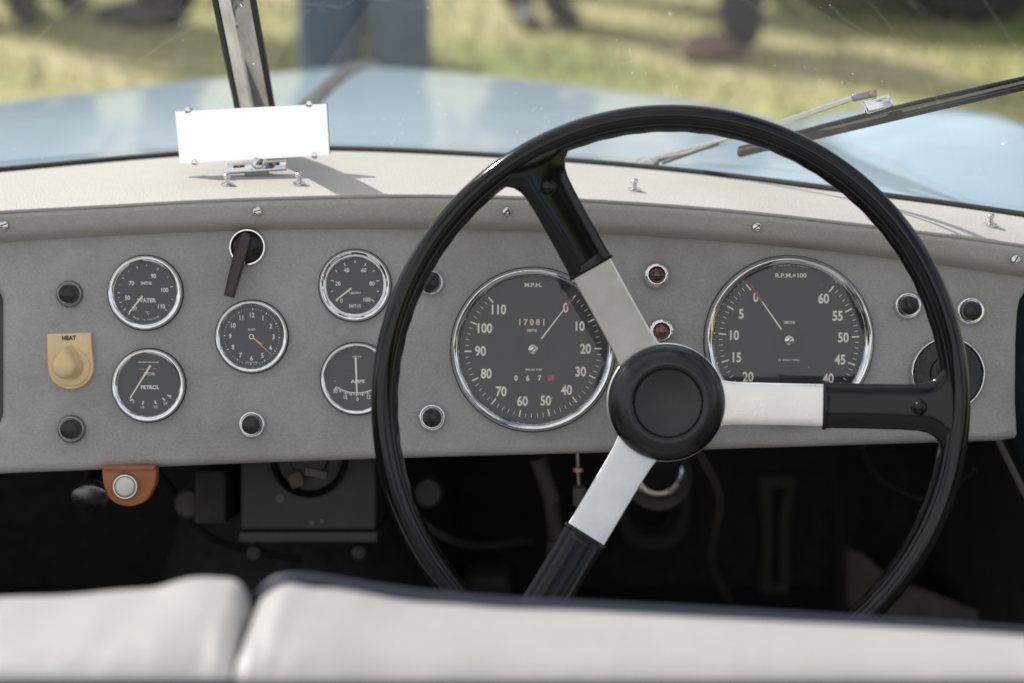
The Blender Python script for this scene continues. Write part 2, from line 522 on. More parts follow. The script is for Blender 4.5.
# ------------------------------------------------------------------ windscreen
WO = K(262, 151, 1.70)
RISE = Vector((0, .169, .296))          # 45 degree rake, in cockpit coordinates
ws = thing('windscreen', 'split raked windscreen of dusty glass with black rubber base seal', 'windscreen', WO)
for side in (0, 1):
    xs = [(-300 + i * 40) for i in range(14)] + [250] if side == 0 else [276] + [300 + i * 40 for i in range(21)]
    rows = []
    for x in xs:
        b = K(x, interp(basey, x), interp(based, x) + .004)
        rows.append([b + RISE * (t / 6) * 1.15 for t in range(7)])
    g = MB(); g.grid(rows, 'screen'); g.shift(WO)
    g.build('glass_pane', ws, recalc=False)
for mat, nm, r, off in (('rubber', 'base_seal', .0040, Vector((0, .0012, .002))), ('dullchrome', 'base_trim', .0016, Vector((0, -.0030, .003)))):
    g = MB()
    pts = [K(x, interp(basey, x), interp(based, x)) + off for x in range(-300, 1100, 20)]
    g.tube(pts, r, mat, seg=10); g.shift(WO); g.build(nm, ws)
# centre pillar: faceted chrome strip
P0 = K(263.5, 152, 1.70)
rows = []
for i in range(2):
    p = P0 + RISE * (i * 1.2)
    rows.append([p + Vector(v) for v in ((-.0135, 0, -.004), (-.0125, 0, .003), (-.001, 0, .0170), (.001, 0, .0172), (.0125, 0, .003), (.0135, 0, -.004))])
n = 24
rr = []
for i in range(n + 1):
    t = i / n
    rr.append([a.lerp(b, t) for a, b in zip(rows[0], rows[1])])
MT['postchrome'] = pmat('darkened_chrome', (.40, .395, .39), .05, 1, rvar=.04, vscale=60, var=.35, stretch=(1, .25, .25))  # chrome darkened in its colour to stand in for grey reflections
g = MB(); g.grid(rr, 'postchrome', cu=True, capu=True); g.shift(WO); pil = g.build('centre_pillar', ws, ang=15)
for s_ in (-1, 1):
    g = MB()
    rr = []
    for i in range(2):
        p = P0 + RISE * (i * 1.2) + Vector((s_ * .0152, 0, 0))
        rr.append([p + Vector(v) for v in ((-.002, 0, -.004), (-.002, 0, .004), (.002, 0, .004), (.002, 0, -.004))])
    g.grid(rr, 'rubber', cu=True, capu=True); g.shift(WO); g.build('rubber_edge', ws)
for q in (.36, .9):
    g = MB(); g.lathe([(.0022, 0), (.002, .001), (0, .0016)], 'oldchrome', P0 + RISE * q * 1.0 + Vector((.0068, .0005, .0104)), seg=14)
    g.shift(WO); g.build('screw_head', ws)
# top frame, above the picture
g = MB()
for s_ in (0, 1):
    xs = range(-300, 260, 40) if s_ == 0 else range(264, 1101, 40)
    g.tube([K(x, interp(basey, x), interp(based, x) + .004) + RISE * 1.15 for x in xs], .006, 'chrome', seg=10)
g.shift(WO); g.build('top_frame', ws)

# ------------------------------------------------------------------ mirror on the scuttle
MD = 1.565
MO = K(254, 160, MD)
mir = thing('rearview_mirror', 'rectangular frameless rearview mirror blank with white sky, held by four clips before the pillar', 'mirror', MO)
tl, tr_, br, bl = [K(x, y, MD) for x, y in ((176.5, 112), (327.5, 104.5), (330, 155), (180.5, 163.5))]
tilt = -.10
def tilty(p):
    q = p.copy(); q.z += (q.y - MO.y) * -tilt; return q
cs = [tilty(p) for p in (bl, br, tr_, tl)]
nrm = (cs[1] - cs[0]).cross(cs[3] - cs[0]).normalized()
def slab(g, cs, t, mat, back=0):
    f = [p + nrm * (t + back) for p in cs]; b = [p + nrm * back for p in cs]
    vf = [g.bm.verts.new(p) for p in f]; vb = [g.bm.verts.new(p) for p in b]
    fs = [g.bm.faces.new(vf), g.bm.faces.new(list(reversed(vb)))]
    for i in range(4): fs.append(g.bm.faces.new((vb[i], vb[(i + 1) % 4], vf[(i + 1) % 4], vf[i])))
    g._set(fs, mat)
g = MB(); slab(g, cs, .0025, 'mirror', .0006); g.shift(MO); g.build('mirror_glass', mir, flat=True)
g = MB(); slab(g, [p + (p - MO) * .004 for p in cs], .0018, 'ink', -.0014); g.shift(MO); g.build('backing', mir, flat=True)
for px, py, sgn in ((189.5, 111, 1), (310, 105, 1), (315, 155.5, -1), (195, 162.7, -1)):
    c = tilty(K(px, py, MD))
    g = MB(); g.lathe([(.0027, -.003), (.0027, .0036), (.002, .0046), (0, .005)], 'chrome', c, seg=18, axis=nrm)
    g.shift(MO); g.build('clip', mir)
b1 = padlocate(231, 178) + UPC * .006; b2 = padlocate(284, 175) + UPC * .006
bc = (b1 + b2) / 2; d = (b2 - b1)
g = MB()
L_ = d.length; ang = math.atan2(d.y, d.x)
RB = Matrix.Rotation(ang, 3, 'Z') @ Matrix.Rotation(DR(-50), 3, 'X')
g.box(bc, (L_ + .006, .013, .0032), 'chrome', RB, bev=.0012)
for sx_ in (-.34, .33):
    g.box(bc + RB @ Vector((L_ * sx_, 0, .0016)), (.009, .003, .0004), 'ink', RB)
    g.lathe([(.0016, 0), (.0014, .0008), (0, .001)], 'copper', bc + RB @ Vector((L_ * sx_, 0, .0016)), axis=RB @ Vector((0, 0, 1)), seg=12)
g.box(bc - UPC * .004, (.02, .010, .008), 'chrome', RB)
g.shift(MO); g.build('bracket', mir)
g = MB()
top_ = tilty(K(254, 152, MD + .006))
g.tube([bc + RB @ Vector((.0015, 0, 0)), bc.lerp(top_, .5), top_], [.0042, .0034, .0034], 'chrome', seg=16)
g.lathe([(.0056, -.001), (.006, .002), (.005, .004), (0, .005)], 'chrome', bc + RB @ Vector((.0015, 0, .001)), axis=RB @ Vector((0, 0, 1)), seg=20)
g.shift(MO); g.build('stalk', mir)

# ------------------------------------------------------------------ windscreen wiper
def scr(px, py, off=.012):
    """point on the outer side of the right pane seen at this pixel"""
    best = None
    for k in range(400):
        t = k / 400 * 1.1
        b = K(px, interp(basey, px), interp(based, px) + .004) + RISE * t
        # find base column so the projected column is px
        xx = px
        for _ in range(4):
            b = K(xx, interp(basey, xx), interp(based, xx) + .004) + RISE * t
            q = 512 + b.x / -b.z * FP; xx += (px - q)
        qy = 341.5 - b.y / -b.z * FP
        if best is None or abs(qy - py) < best[0]: best = (abs(qy - py), b)
    return best[1] + Vector((0, .3, -.7)).normalized() * off


Wp = scr(660, 166, .012)
wip = thing('windscreen_wiper', 'chrome armed wiper with long black blade resting on the right windscreen pane', 'wiper', Wp)
pA = scr(740, 156, .006); pB = scr(1030, 82.5, .006); pC = scr(1110, 69, .006)
g = MB()
g.tube([pA.lerp(pC, i / 20) for i in range(21)], .0029, 'rubber', seg=8)
g.shift(Wp); g.build('blade_rubber', wip)
g = MB()
off = Vector((0, .0045, .001))
g.tube([pA.lerp(pC, i / 20) + off * (1 + .6 * math.sin(PI * i / 20)) for i in range(21)], .0019, 'black', seg=8)
g.tube([pA.lerp(pC, i / 20) + off * .45 for i in range(21)], .0030, 'rubber', seg=8)
g.shift(Wp); g.build('blade_holder', wip)
g = MB()
q0 = scr(650, 167, .016); q1 = scr(735, 147, .022); q1b = scr(745, 144, .022); q2 = scr(866, 102, .02)
g.tube([q0, scr(668, 162, .018), q1], [.0042, .0036, .0034], 'oldchrome', seg=10, flat=.6)
g.tube([q1 + Vector((0, 0, .001)), q1b, q2], [.0028, .0026, .0022], 'oldchrome', seg=10, flat=.7)
g.tube([q0 + Vector((.012, -.002, 0)), q1 + Vector((-.012, -.004, 0))], .0012, 'rubber', seg=6)
g.shift(Wp); g.build('arm', wip)
g = MB()
c = scr(868, 102, .018)
g.box(c, (.020, .0058, .006), 'dullchrome', Matrix.Rotation(DR(12), 3, 'Z'), bev=.0015)
g.box(scr(881, 109, .013), (.022, .0105, .008), 'chrome', Matrix.Rotation(DR(16), 3, 'Z'), bev=.002)
g.lathe([(.0024, -.003), (.0024, .004), (0, .005)], 'copper', c + Vector((.006, .001, .002)), seg=12)
g.shift(Wp); g.build('clip', wip)
g = MB()
c = scr(648, 167.5, .012)
g.lathe([(.011, -.02), (.011, -.002), (.009, .002), (.004, .004), (0, .0045)], 'oldchrome', c, seg=24, axis=Vector((0, .8, .3)))
g.shift(Wp); g.build('pivot', wip)

# ------------------------------------------------------------------ instruments
def arcprof(r0, z0, r1, z1, bulge, n=8):
    out = []
    for i in range(n + 1):
        t = i / n
        out.append((r0 + (r1 - r0) * t, z0 + (z1 - z0) * t + bulge * math.sin(PI * t)))
    return out


def gauge(px, py, R, Ri, name, label, cat, mat='chrome', depth=.0075, double=False, group='round instruments in the dashboard'):
    t = thing(name, label, cat, K(px, py, 1.5) + Vector((0, 0, .0006)), group)
    R *= u; Ri *= u
    g = MB(); g.lathe([(R + .0006, -.002), (R + .0007, .0008), (R - .001, .0010)], 'rubber', seg=96); g.build('shade_ring', t)  # black ring stands in for the ambient shadow round the bezel
    g = MB()
    mid = R - (R - Ri) * .38
    if R < .04: depth = .0055
    prof = [(R, 0), (R, .0025)] + arcprof(R, .0028, mid, depth, .0014)[1:]
    if double:
        m2 = R - (R - Ri) * .55
        prof += [(m2, depth - .001), (m2 - .0006, depth - .0035)] + arcprof(m2 - .0008, depth - .0035, Ri + .0002, .0022, .0012)[1:]
    else:
        prof += arcprof(mid, depth, Ri + (R - Ri) * .12, depth - .0012 if R < .04 else depth - .0035, .0004)[1:] + [(Ri, .0035)]
    prof += [(Ri, .0006)]
    g.lathe(prof, mat, seg=128); g.build('bezel', t, ang=30)
    g = MB()
    gz = .0042
    g.lathe([(0, gz + .0003), (Ri * .5, gz + .0002), (Ri + .0004, gz)], 'glass', seg=64); g.build('glass', t, recalc=False)
    return t, Ri


ZD = .0012   # dial plane
ZT = .0015   # print plane


def needle(t, a_tip, r_tip, r_base, c=(0, 0), w0=1.6, w1=.6, mat='cream', red=None, hub=None, name='needle', z=.0027, hubmat='oldchrome'):
    g = MB()
    a = DR(a_tip); d = Vector((math.cos(a), math.sin(a))); n = Vector((-d.y, d.x)); c = Vector(c)
    def seg(r0, r1, ww0, ww1, m):
        r0 *= u; r1 *= u; ww0 *= u / 2; ww1 *= u / 2
        p = [c + d * r0 - n * ww0, c + d * r1 - n * ww1, c + d * r1 + n * ww1, c + d * r0 + n * ww0]
        g.prism([tuple(q) for q in p], z - .0002, z + .0003, m)
    if red:
        wr = w0 + (w1 - w0) * (red - r_base) / (r_tip - r_base)
        seg(r_base, red, w0, wr, mat); seg(red, r_tip, wr * 1.9, w1, 'red')
    else: seg(r_base, r_tip, w0, w1, mat)
    g.build(name, t, flat=True)
    if hub:
        g = MB(); h = hub * u
        g.lathe([(h, ZD), (h, z + .0006), (h * .8, z + .0012), (0, z + .0015)], hubmat, (c.x, c.y, 0), seg=32)
        o = g.build('needle_hub', t)
        g = MB(); g.box((c.x, c.y, z + .0014), (h * 1.4, h * .22, .0005), 'ink', Matrix.Rotation(.7, 3, 'Z')); g.build('slot', o)


def T(g, s_, x, y, h, mat='cream', **kw):
    g.text(s_, x * u, y * u, h * u, mat, z=ZT, **kw)


def ring(g, r0, r1, mat, z, seg=64, c=(0, 0)):
    rows = [[Vector((c[0] + r * u * math.cos(2 * PI * i / seg), c[1] + r * u * math.sin(2 * PI * i / seg), z)) for i in range(seg)] for r in (r0, r1)]
    g.grid(rows, mat, cu=True)


# speedometer
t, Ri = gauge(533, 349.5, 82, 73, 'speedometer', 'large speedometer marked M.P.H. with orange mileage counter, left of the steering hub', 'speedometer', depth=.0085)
g = MB(); g.disc(Ri + .0004, ZD, 'dial', seg=96)
for i in range(56):
    v = i * 2; a = DR(52 - 2.56 * v)
    if v % 10 == 0: g.tick(a, 61.5 * u, 68.5 * u, 1.5 * u, 'cream', ZT)
    else: g.tick(a, 64 * u, 68 * u, .55 * u, 'cream', ZT)
for v in range(0, 111, 10):
    a = DR(52 - 2.56 * v); rr_ = 52.5 if v != 0 else 53
    T(g, str(v), rr_ * math.cos(a), rr_ * math.sin(a), 9.8, sx=.68, bold=.016)
T(g, 'M.P.H.', 0, 64.5, 4.2, w=17 * u, bold=.02); T(g, 'SMITHS', -1, 19, 3.0, w=10 * u)
g.poly([Vector((x * u, y * u, ZT)) for x, y in ((-17, 23.5), (15, 23.5), (15, 31), (-17, 31))], 'dialring')
for i, ch in enumerate('17081'): g.text(ch, (-13.2 + i * 6) * u, 27.3 * u, 6.0 * u, 'yellow', z=ZT + .0003, sx=.8, bold=.02)
for x, ch in ((-17, '0'), (-5.2, '6'), (6.8, '7')): T(g, ch, x, -28.5, 5.4, sx=.8, bold=.02)
g.poly([Vector((x * u, y * u, ZT)) for x, y in ((14.8, -31), (21, -31), (21, -26), (14.8, -26))], 'red')
T(g, 'MILES KM', .5, -20, 2.0, 'white', w=16 * u)
ring(g, 14.6, 17, 'dialring', ZT); ring(g, 0.1, 7.5, 'dialring', ZT)
for x in (-20, 20): ring(g, .1, 1, 'dialring', ZT, 12, (x * u, 0))
g.build('dial', t, flat=True)
needle(t, 52.4, 65.5, 13.5, w0=1.5, w1=.9, mat='white', red=52, hub=4.8)

# tachometer
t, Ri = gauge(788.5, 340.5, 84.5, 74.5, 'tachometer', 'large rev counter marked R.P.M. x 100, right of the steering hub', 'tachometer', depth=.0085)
g = MB(); g.disc(Ri + .0004, ZD, 'dial', seg=96)
for v in range(0, 61):
    a = DR(127.2 + 23.6 * v / 5)
    if v % 5 == 0: g.tick(a, 63 * u, 70.5 * u, 1.5 * u, 'cream', ZT)
    else: g.tick(a, 66 * u, 70 * u, .6 * u, 'cream', ZT)
for v in range(0, 61, 5):
    a = DR(127.2 + 23.6 * v / 5); T(g, str(v), 54.5 * math.cos(a), 54.5 * math.sin(a), 9.8, sx=.68, bold=.016)
T(g, 'R.P.M.×100', 2, 65, 4.4, w=31 * u, bold=.01); T(g, 'SMITHS', .5, 18, 3.0, w=11 * u); T(g, '12 VOLT NEG', 0, -19.5, 2.0, 'white', w=21 * u)
ring(g, 13.5, 16, 'dialring', ZT); ring(g, 0.1, 7, 'dialring', ZT)
g.build('dial', t, flat=True)
needle(t, 124.8, 68.8, 13.5, w0=1.5, w1=.9, mat='cream', red=47, hub=4.8)

# water temperature
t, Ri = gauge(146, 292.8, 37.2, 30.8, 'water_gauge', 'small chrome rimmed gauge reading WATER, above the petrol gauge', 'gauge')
g = MB(); g.disc(Ri + .0003, ZD, 'dial')
for a, big in ((180, 1), (147, 1), (108, 1), (63, 1), (13, 1), (-40, 1), (201, 1), (219, 1), (232, 1), (190, 0), (163, 0), (128, 0), (88, 0), (35, 0), (-14, 0), (210, 0), (-28, 0)):
    g.tick(DR(a), (25.5 if big else 26.5) * u, 28 * u, (.9 if big else .5) * u, 'white', ZT)
for s_, x, y, h in (('50', -18, -5, 4.3), ('70', -14, 9.6, 4.3), ('90', 8, 16.7, 4.3), ('100', 19.3, 2.8, 4.3), ('110', 16, -13.6, 4.3), ('30', -11, -15.7, 4)): T(g, s_, x, y, h, 'white', sx=.75, bold=.015)
T(g, 'WATER', 1, -7.6, 4, 'white', w=19 * u, bold=.02); T(g, 'SMITHS', .7, 9.6, 3, 'white', w=11 * u, bold=.01); T(g, '°C', 2, -20, 3, 'white')
for i, ch in enumerate('MADE IN ENGLAND'):
    a = DR(-115 + i * 3.8); g.text(ch, 27 * u * math.cos(a), 27 * u * math.sin(a), 1.6 * u, 'white', z=ZT, rot=a + PI / 2) if ch != ' ' else None
g.build('dial', t, flat=True)
needle(t, 231, 25.8, 4.5, w0=2.0, w1=1.2)

# petrol
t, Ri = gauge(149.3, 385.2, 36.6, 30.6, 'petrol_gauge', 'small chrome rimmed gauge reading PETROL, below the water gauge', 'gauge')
g = MB(); g.disc(Ri + .0003, ZD, 'dial')
T(g, 'PETROL', 1.3, -2, 3.8, 'white', w=18.5 * u, bold=.02); T(g, 'SMITHS', .5, 11.5, 3, 'white', w=11 * u)
for a in (0, 1): g.box(((-6.2 + a * 12) * u, (16 + a * .6) * u, ZT), (4 * u, .9 * u, .0002), 'orange')
for x, y in ((-17.5, -14.5), (-5.8, -17.5), (6.6, -17), (15, -14), (20, -10.5)):
    a = math.atan2(y, x); r = math.hypot(x, y); g.tick(a, (r - 1.8) * u, (r + 1.8) * u, 1.3 * u, 'white', ZT)
for s_, x, y in (('0', -15.3, -16), ('1/4', -6.6, -22), ('1/2', 7, -21.5), ('3/4', 16.5, -18), ('F', 22, -11.5)): T(g, s_, x, y, 2.8 if '/' in s_ else 3.4, 'white', sx=.7)
T(g, 'MADE IN ENGLAND', 0, 23, 1.5, 'white', w=20 * u)
g.build('dial', t, flat=True)
a = math.degrees(math.atan2(-13 - 19.8, -18.4 - 2)); needle(t, a, 38.6, 0, c=(2 * u, 19.8 * u), w0=2, w1=1.1)

# clock
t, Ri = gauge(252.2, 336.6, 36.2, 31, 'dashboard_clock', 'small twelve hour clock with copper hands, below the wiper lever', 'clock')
g = MB(); g.disc(Ri + .0003, ZD, 'dial')
for i in range(60): g.tick(DR(90 - i * 6 - 2), (27.2 if i % 5 else 26.4) * u, (27.9 if i % 5 else 28.2) * u, (.6 if i % 5 else 1.0) * u, 'white', ZT)
for h_ in range(1, 13):
    a = DR(90 - h_ * 30 - 1); T(g, str(h_), 21.6 * math.cos(a), 21.6 * math.sin(a), 4.9, 'white', sx=.7, bold=.012)
T(g, 'EXP', 0, 7, 2.2, 'white', sx=1.2); T(g, 'MADE IN ENGLAND', 0, -25.6, 1.2, 'white', w=12 * u)
g.build('dial', t, flat=True)
needle(t, -42, 26.5, 2.5, w0=1.3, w1=.5, mat='copper', name='minute_hand', z=.0031)
needle(t, -38, 13, 2.5, w0=1.0, w1=2.0, mat='copper', name='hour_hand', z=.0025)
g = MB(); ring(g, 1.6, 2.6, 'cream', .0036, 20); g.build('hand_boss', t, flat=True)

# oil
t, Ri = gauge(355.2, 285.6, 36, 27.6, 'oil_gauge', 'small oil pressure gauge numbered 0 to 100, above the ammeter', 'gauge', double=True)
g = MB(); g.disc(Ri + .0003, ZD, 'dial')
for i in range(11): g.tick(DR(220 - i * 26), (21.5 if i % 2 == 0 else 22.5) * u, 24.8 * u, 1.0 * u, 'white', ZT)
for s_, x, y in (('0', -13.5, -15), ('20', -17, 2), ('40', -8.4, 15.3), ('60', 8.7, 15.3), ('80', 17, 2), ('100', 12, -14)): T(g, s_, x, y, 4.1, 'white', sx=.8, bold=.01)
T(g, 'LBS/IN²', 0, -7.4, 2.4, 'white', w=11 * u); T(g, 'SMITHS', 0, -20.5, 3.4, 'white', w=12 * u)
ring(g, .1, 4, 'dialring', ZT, 24)
g.build('dial', t, flat=True)
needle(t, 218, 24.3, 4.5, w0=2.0, w1=1.2)

# ammeter
t, Ri = gauge(357, 378.6, 36, 31, 'ammeter', 'small AMPS gauge with upright needle, partly behind the steering wheel rim', 'gauge')
g = MB(); g.disc(Ri + .0003, ZD, 'dial')
T(g, 'AMPS', 1, -2.7, 3.4, 'white', w=14 * u, bold=.02); T(g, 'SMITHS', 0, 22, 1.6, 'white', w=9 * u)
cy = 21
for i in range(-12, 13):
    a = DR(-90 + i * 2.9); L0 = 35.5; big = i % 3 == 0
    g.tick(a, L0 * u, (L0 + (3 if big else 2)) * u, (1.1 if big else .6) * u, 'white', ZT, c=(0, cy * u))
for i in range(-12, 12):
    a = DR(-90 + (i + .5) * 2.9); g.tick(a, 34.8 * u, 35.6 * u, 1.9 * u, 'white', ZT, c=(0, cy * u))
for s_, x, y in (('30', -21.5, -12.5), ('15', -11.3, -18.5), ('0', .6, -20.5), ('15', 12, -18.5), ('30', 22, -12.5), ('-', -22, -2.5), ('+', 22, -2.5)): T(g, s_, x, y, 4.2, 'white', sx=.7)
g.build('dial', t, flat=True)
needle(t, -88, 36, 0, c=(-1 * u, 21 * u), w0=2.1, w1=1.5)

# push/pull knobs
def knob(px, py, R, label, wide=False):
    t = thing('dash_knob', label, 'knob', K(px, py, 1.5) + Vector((0, 0, .0006)), 'black knobs with chrome surrounds on the dash')
    R *= u
    g = MB(); g.lathe([(R, -.001), (R, .001)] + arcprof(R, .0014, R * .76, .0034, .0010)[1:] + [(R * .70, .0034), (R * .66, .002), (R * .62, .0012)], 'chrome' if not wide else 'dullchrome', seg=48); g.build('surround', t)
    c = R * .66
    g = MB(); g.lathe([(c * .8, 0), (c * .82, .005), (c, .005), (c, .0082), (c * .93, .0098), (c * .6, .0106), (0, .0108)], 'knob', seg=40)
    g.build('cap', t)
    return t


def knobs():
    knob(70, 294, 13.5, 'black dash knob with dull chrome surround above the ivory HEAT switch', True)
    knob(72, 429, 14.2, 'black dash knob with worn surround below the ivory HEAT switch', True)
    knob(252.3, 424.5, 14.0, 'black dash knob with chrome surround straight below the clock')
    knob(431, 282.5, 13.2, 'black dash knob half hidden by the wheel rim beside the oil gauge')
    knob(432.3, 417.5, 14.2, 'black dash knob with chrome surround to the right of the ammeter')
    knob(907.5, 305.5, 14.0, 'black dash knob beside the rev counter, inside the wheel rim')
    knob(970, 311, 14.6, 'black dash knob outside the wheel rim at the right end of the dash')


knobs()


def warn(px, py, label, lens):
    t = thing('warning_lamp', label, 'warning lamp', K(px, py, 1.5) + Vector((0, 0, .0006)), 'jewelled warning lamps between the two large dials')
    R = 14 * u
    g = MB(); g.lathe([(R, -.001), (R, .0015)] + arcprof(R, .0017, R * .68, .0062, .001)[1:] + [(R * .62, .0062), (R * .58, .003)], 'chrome', seg=72, wob=lambda a: 1 + .02 * math.sin(14 * a)); g.build('surround', t)
    g = MB(); g.lathe([(R * .6, .002), (R * .58, .0035), (R * .4, .0052), (0, .006)], lens, seg=32); g.build('lens', t)


warn(656.3, 275, 'dark red warning lamp in chrome ring, upper of the two near the upper spoke', 'redlens')
warn(661, 331, 'brown amber warning lamp in chrome ring just above the steering hub', 'amberlens')

# lighting switch dial at the right
t = thing('lighting_switch', 'large round black switch dial with thin chrome ring behind the right wheel rim', 'switch', K(947, 374, 1.5) + Vector((0, 0, .0006)))
R = 37.4 * u
g = MB(); g.lathe([(R, -.001), (R, .003)] + arcprof(R, .003, R * .93, .004, .001)[1:] + [(R * .92, .002)], 'chrome', seg=96); g.build('chrome_ring', t)
g = MB(); g.lathe([(R * .925, .0015), (R * .9, .003), (R * .5, .0035), (R * .47, .006), (R * .3, .0065), (R * .27, .012), (R * .2, .014), (0, .0142)], 'knob', seg=72)
g.build('dial', t)

# wiper lever switch
t = thing('lever_switch', 'brown black lever switch in a chrome ring near the top edge of the dash', 'switch', K(247.7, 247.3, 1.5) + Vector((0, 0, .0006)))
R = 18.3 * u
g = MB(); g.lathe([(R, -.001), (R, .002), (R * .97, .0032), (R * .9, .0032), (R * .87, .0015)], 'chrome', seg=72); g.build('chrome_ring', t)
g = MB(); g.lathe([(R * .88, 0), (R * .86, .002), (R * .6, .005), (R * .25, .007), (0, .0072)], 'knob', seg=56); g.build('boss', t)
g = MB()
rows = []
A = Vector((0.5, 13.5)); B = Vector((-16, -50))
dd = (B - A).normalized(); nn = Vector((-dd.y, dd.x))
for i in range(13):
    s_ = i / 12; c = A.lerp(B, s_); wv = (7.4 - 2.6 * s_) * (.45 if i == 0 else (.9 if i == 1 else 1)); zz = .0085 + .006 * min(1, s_ * 1.6)
    th = .0042
    r = []
    for cx_, cz in ((-1, -1), (-1, .55), (-.8, 1), (.55, 1), (1, .35), (1, -1)):
        q = c + nn * (-cx_) * wv
        r.append(Vector((q.x * u, q.y * u, zz + cz * th)))
    rows.append(r)
g.grid(rows, 'lever', cu=True, capu=True); g.build('lever', t, ang=25)

# HEAT switch
t = thing('heater_switch', 'ivory rotary heater switch lettered HEAT at the left of the dash', 'switch', K(71, 361, 1.5) + Vector((0, 0, .0006)))
pl = [(-22.5, 27), (21, 28.5)]
pts = [(21.5, 20)] + [(1 + 22.8 * math.cos(DR(a)), -5.5 + 22.8 * math.sin(DR(a))) for a in range(0, -181, -12)] + [(-22.5, 20)]
pl = [pl[1]] + pts + [pl[0]]
g = MB(); g.prism([(x * u, y * u) for x, y in reversed(pl)], 0, .0042, 'ivory', bev=.0008)
g.text('HEAT', -.5 * u, 23 * u, 4.4 * u, 'ink', z=.0044, w=14 * u, bold=.03, rot=.03)
g.build('plate', t, ang=30)
g = MB(); g.lathe([(18.8 * u, .003), (18.8 * u, .0060), (18 * u, .0066), (15 * u, .0067)] + [(0, .0068)], 'ivory', (2 * u, -6 * u, 0), seg=48); g.build('skirt', t)
g = MB()
def tear(sc_, z, ox=0):
    r = []
    for i in range(40):
        a = 2 * PI * i / 40
        rad = 12.2 * sc_
        x = rad * math.cos(a); y = rad * math.sin(a)
        if math.sin(a) > 0:
            k = math.sin(a) ** 3; y += 6.5 * sc_ * k; x *= 1 - .35 * k
        r.append(Vector(((x + ox) * u, (y - 5) * u, z)))
    return r
g.grid([tear(1.12, .006, 1.5), tear(1.1, .009, 1), tear(1.02, .014, 0), tear(.98, .0185, -1), tear(.9, .0212, -1.2), tear(.7, .0227, -1.2), tear(.4, .0234, -1.2), tear(.02, .0236, -1.2)], 'ivory', cu=True, capu=True)
g.build('pointer_knob', t, ang=50)

# tan bracket with push button, below the dash
t = thing('starter_button', 'tan bracket with a round pearl push button hanging under the dash edge', 'push button', K(130, 486, 1.492))
pl = [(26.5, 20.5), (-27, 20.5), (-26.5, 8), (-25, -1)] + [(23 * math.cos(DR(a)) - .3, -2 + 18 * math.sin(DR(a))) for a in range(190, 351, 12)] + [(26, 2), (27, 10)]
g = MB(); g.prism([(x * u, y * u) for x, y in pl], -.008, .004, 'tan', bev=.0016)
g.prism([(x * u, y * u) for x, y in ((27, 20.5), (-27, 20.5), (-26, 17), (26, 17))], -.007, .007, 'tan', bev=.001)
g.build('bracket', t, ang=40)
g = MB(); g.lathe([(13 * u, .002), (13 * u, .0065), (12 * u, .0078), (10.6 * u, .0078), (10.2 * u, .006)], 'chrome', (-3 * u, 0, 0), seg=48); g.build('button_ring', t)
g = MB(); g.lathe([(10 * u, .003), (10 * u, .0075), (8.5 * u, .0086), (0, .0092)], 'button', (-3 * u, 0, 0), seg=40); g.build('button', t)
# dim chrome pull knob beside it
o_ = K(91, 496, 1.53)
g = MB()
ax = Vector((.05, -.72, .68)).normalized()
g.lathe([(.006, -.06), (.006, -.008), (.013, -.006), (.0155, -.002), (.0155, .002), (.013, .004), (0, .005)], 'dullchrome', (0, 0, 0), seg=40, axis=ax)
lone(g, 'pull_knob', 'dull silver pull knob in the shade left of the tan button bracket', 'knob', o_)

# ------------------------------------------------------------------ steering wheel
WC = K(670.5, 404, 1.36); SW = FP / 1.36
w = thing('steering_wheel', 'large black three spoke steering wheel with satin metal spokes and black hub', 'steering wheel', WC)
prof = []
for i in range(28):
    a = 2 * PI * i / 28
    prof.append((a,))
RC = .2030
rows = []
NS = 288
for k in range(NS):
    th = 2 * PI * k / NS
    row = []
    pts = []
    # outline in (radial, z): main bead + smaller inner bead
    for i in range(20):
        a = DR(-128 + i * (256 / 19)); pts.append((RC + .0006 + .0080 * math.cos(a), .0090 * math.sin(a)))
    sc_w = .0009 * (0.5 + .5 * math.cos(th * 60))
    # groove, then the inner flange whose inward face tapers towards the back (it catches the light)
    pts += [(RC - .0052, .0064), (RC - .0056, .0054), (RC - .0062, .0056), (RC - .0071, .0052), (RC - .0077, .0042),
            (RC - .0087 - sc_w * .2, .0005), (RC - .0099 - sc_w * .5, -.0045), (RC - .0101 - sc_w * .5, -.0058), (RC - .0094, -.0070), (RC - .0075, -.0076), (RC - .0058, -.0074)]
    for r_, z_ in pts: row.append(Vector((r_ * math.cos(th), r_ * math.sin(th), z_)))
    rows.append(row)
g = MB(); g.grid(rows, 'black', cu=True, cv=True); g.build('rim', w, ang=60)

HZ = -.040
hubc = Vector((0, 0, 0))


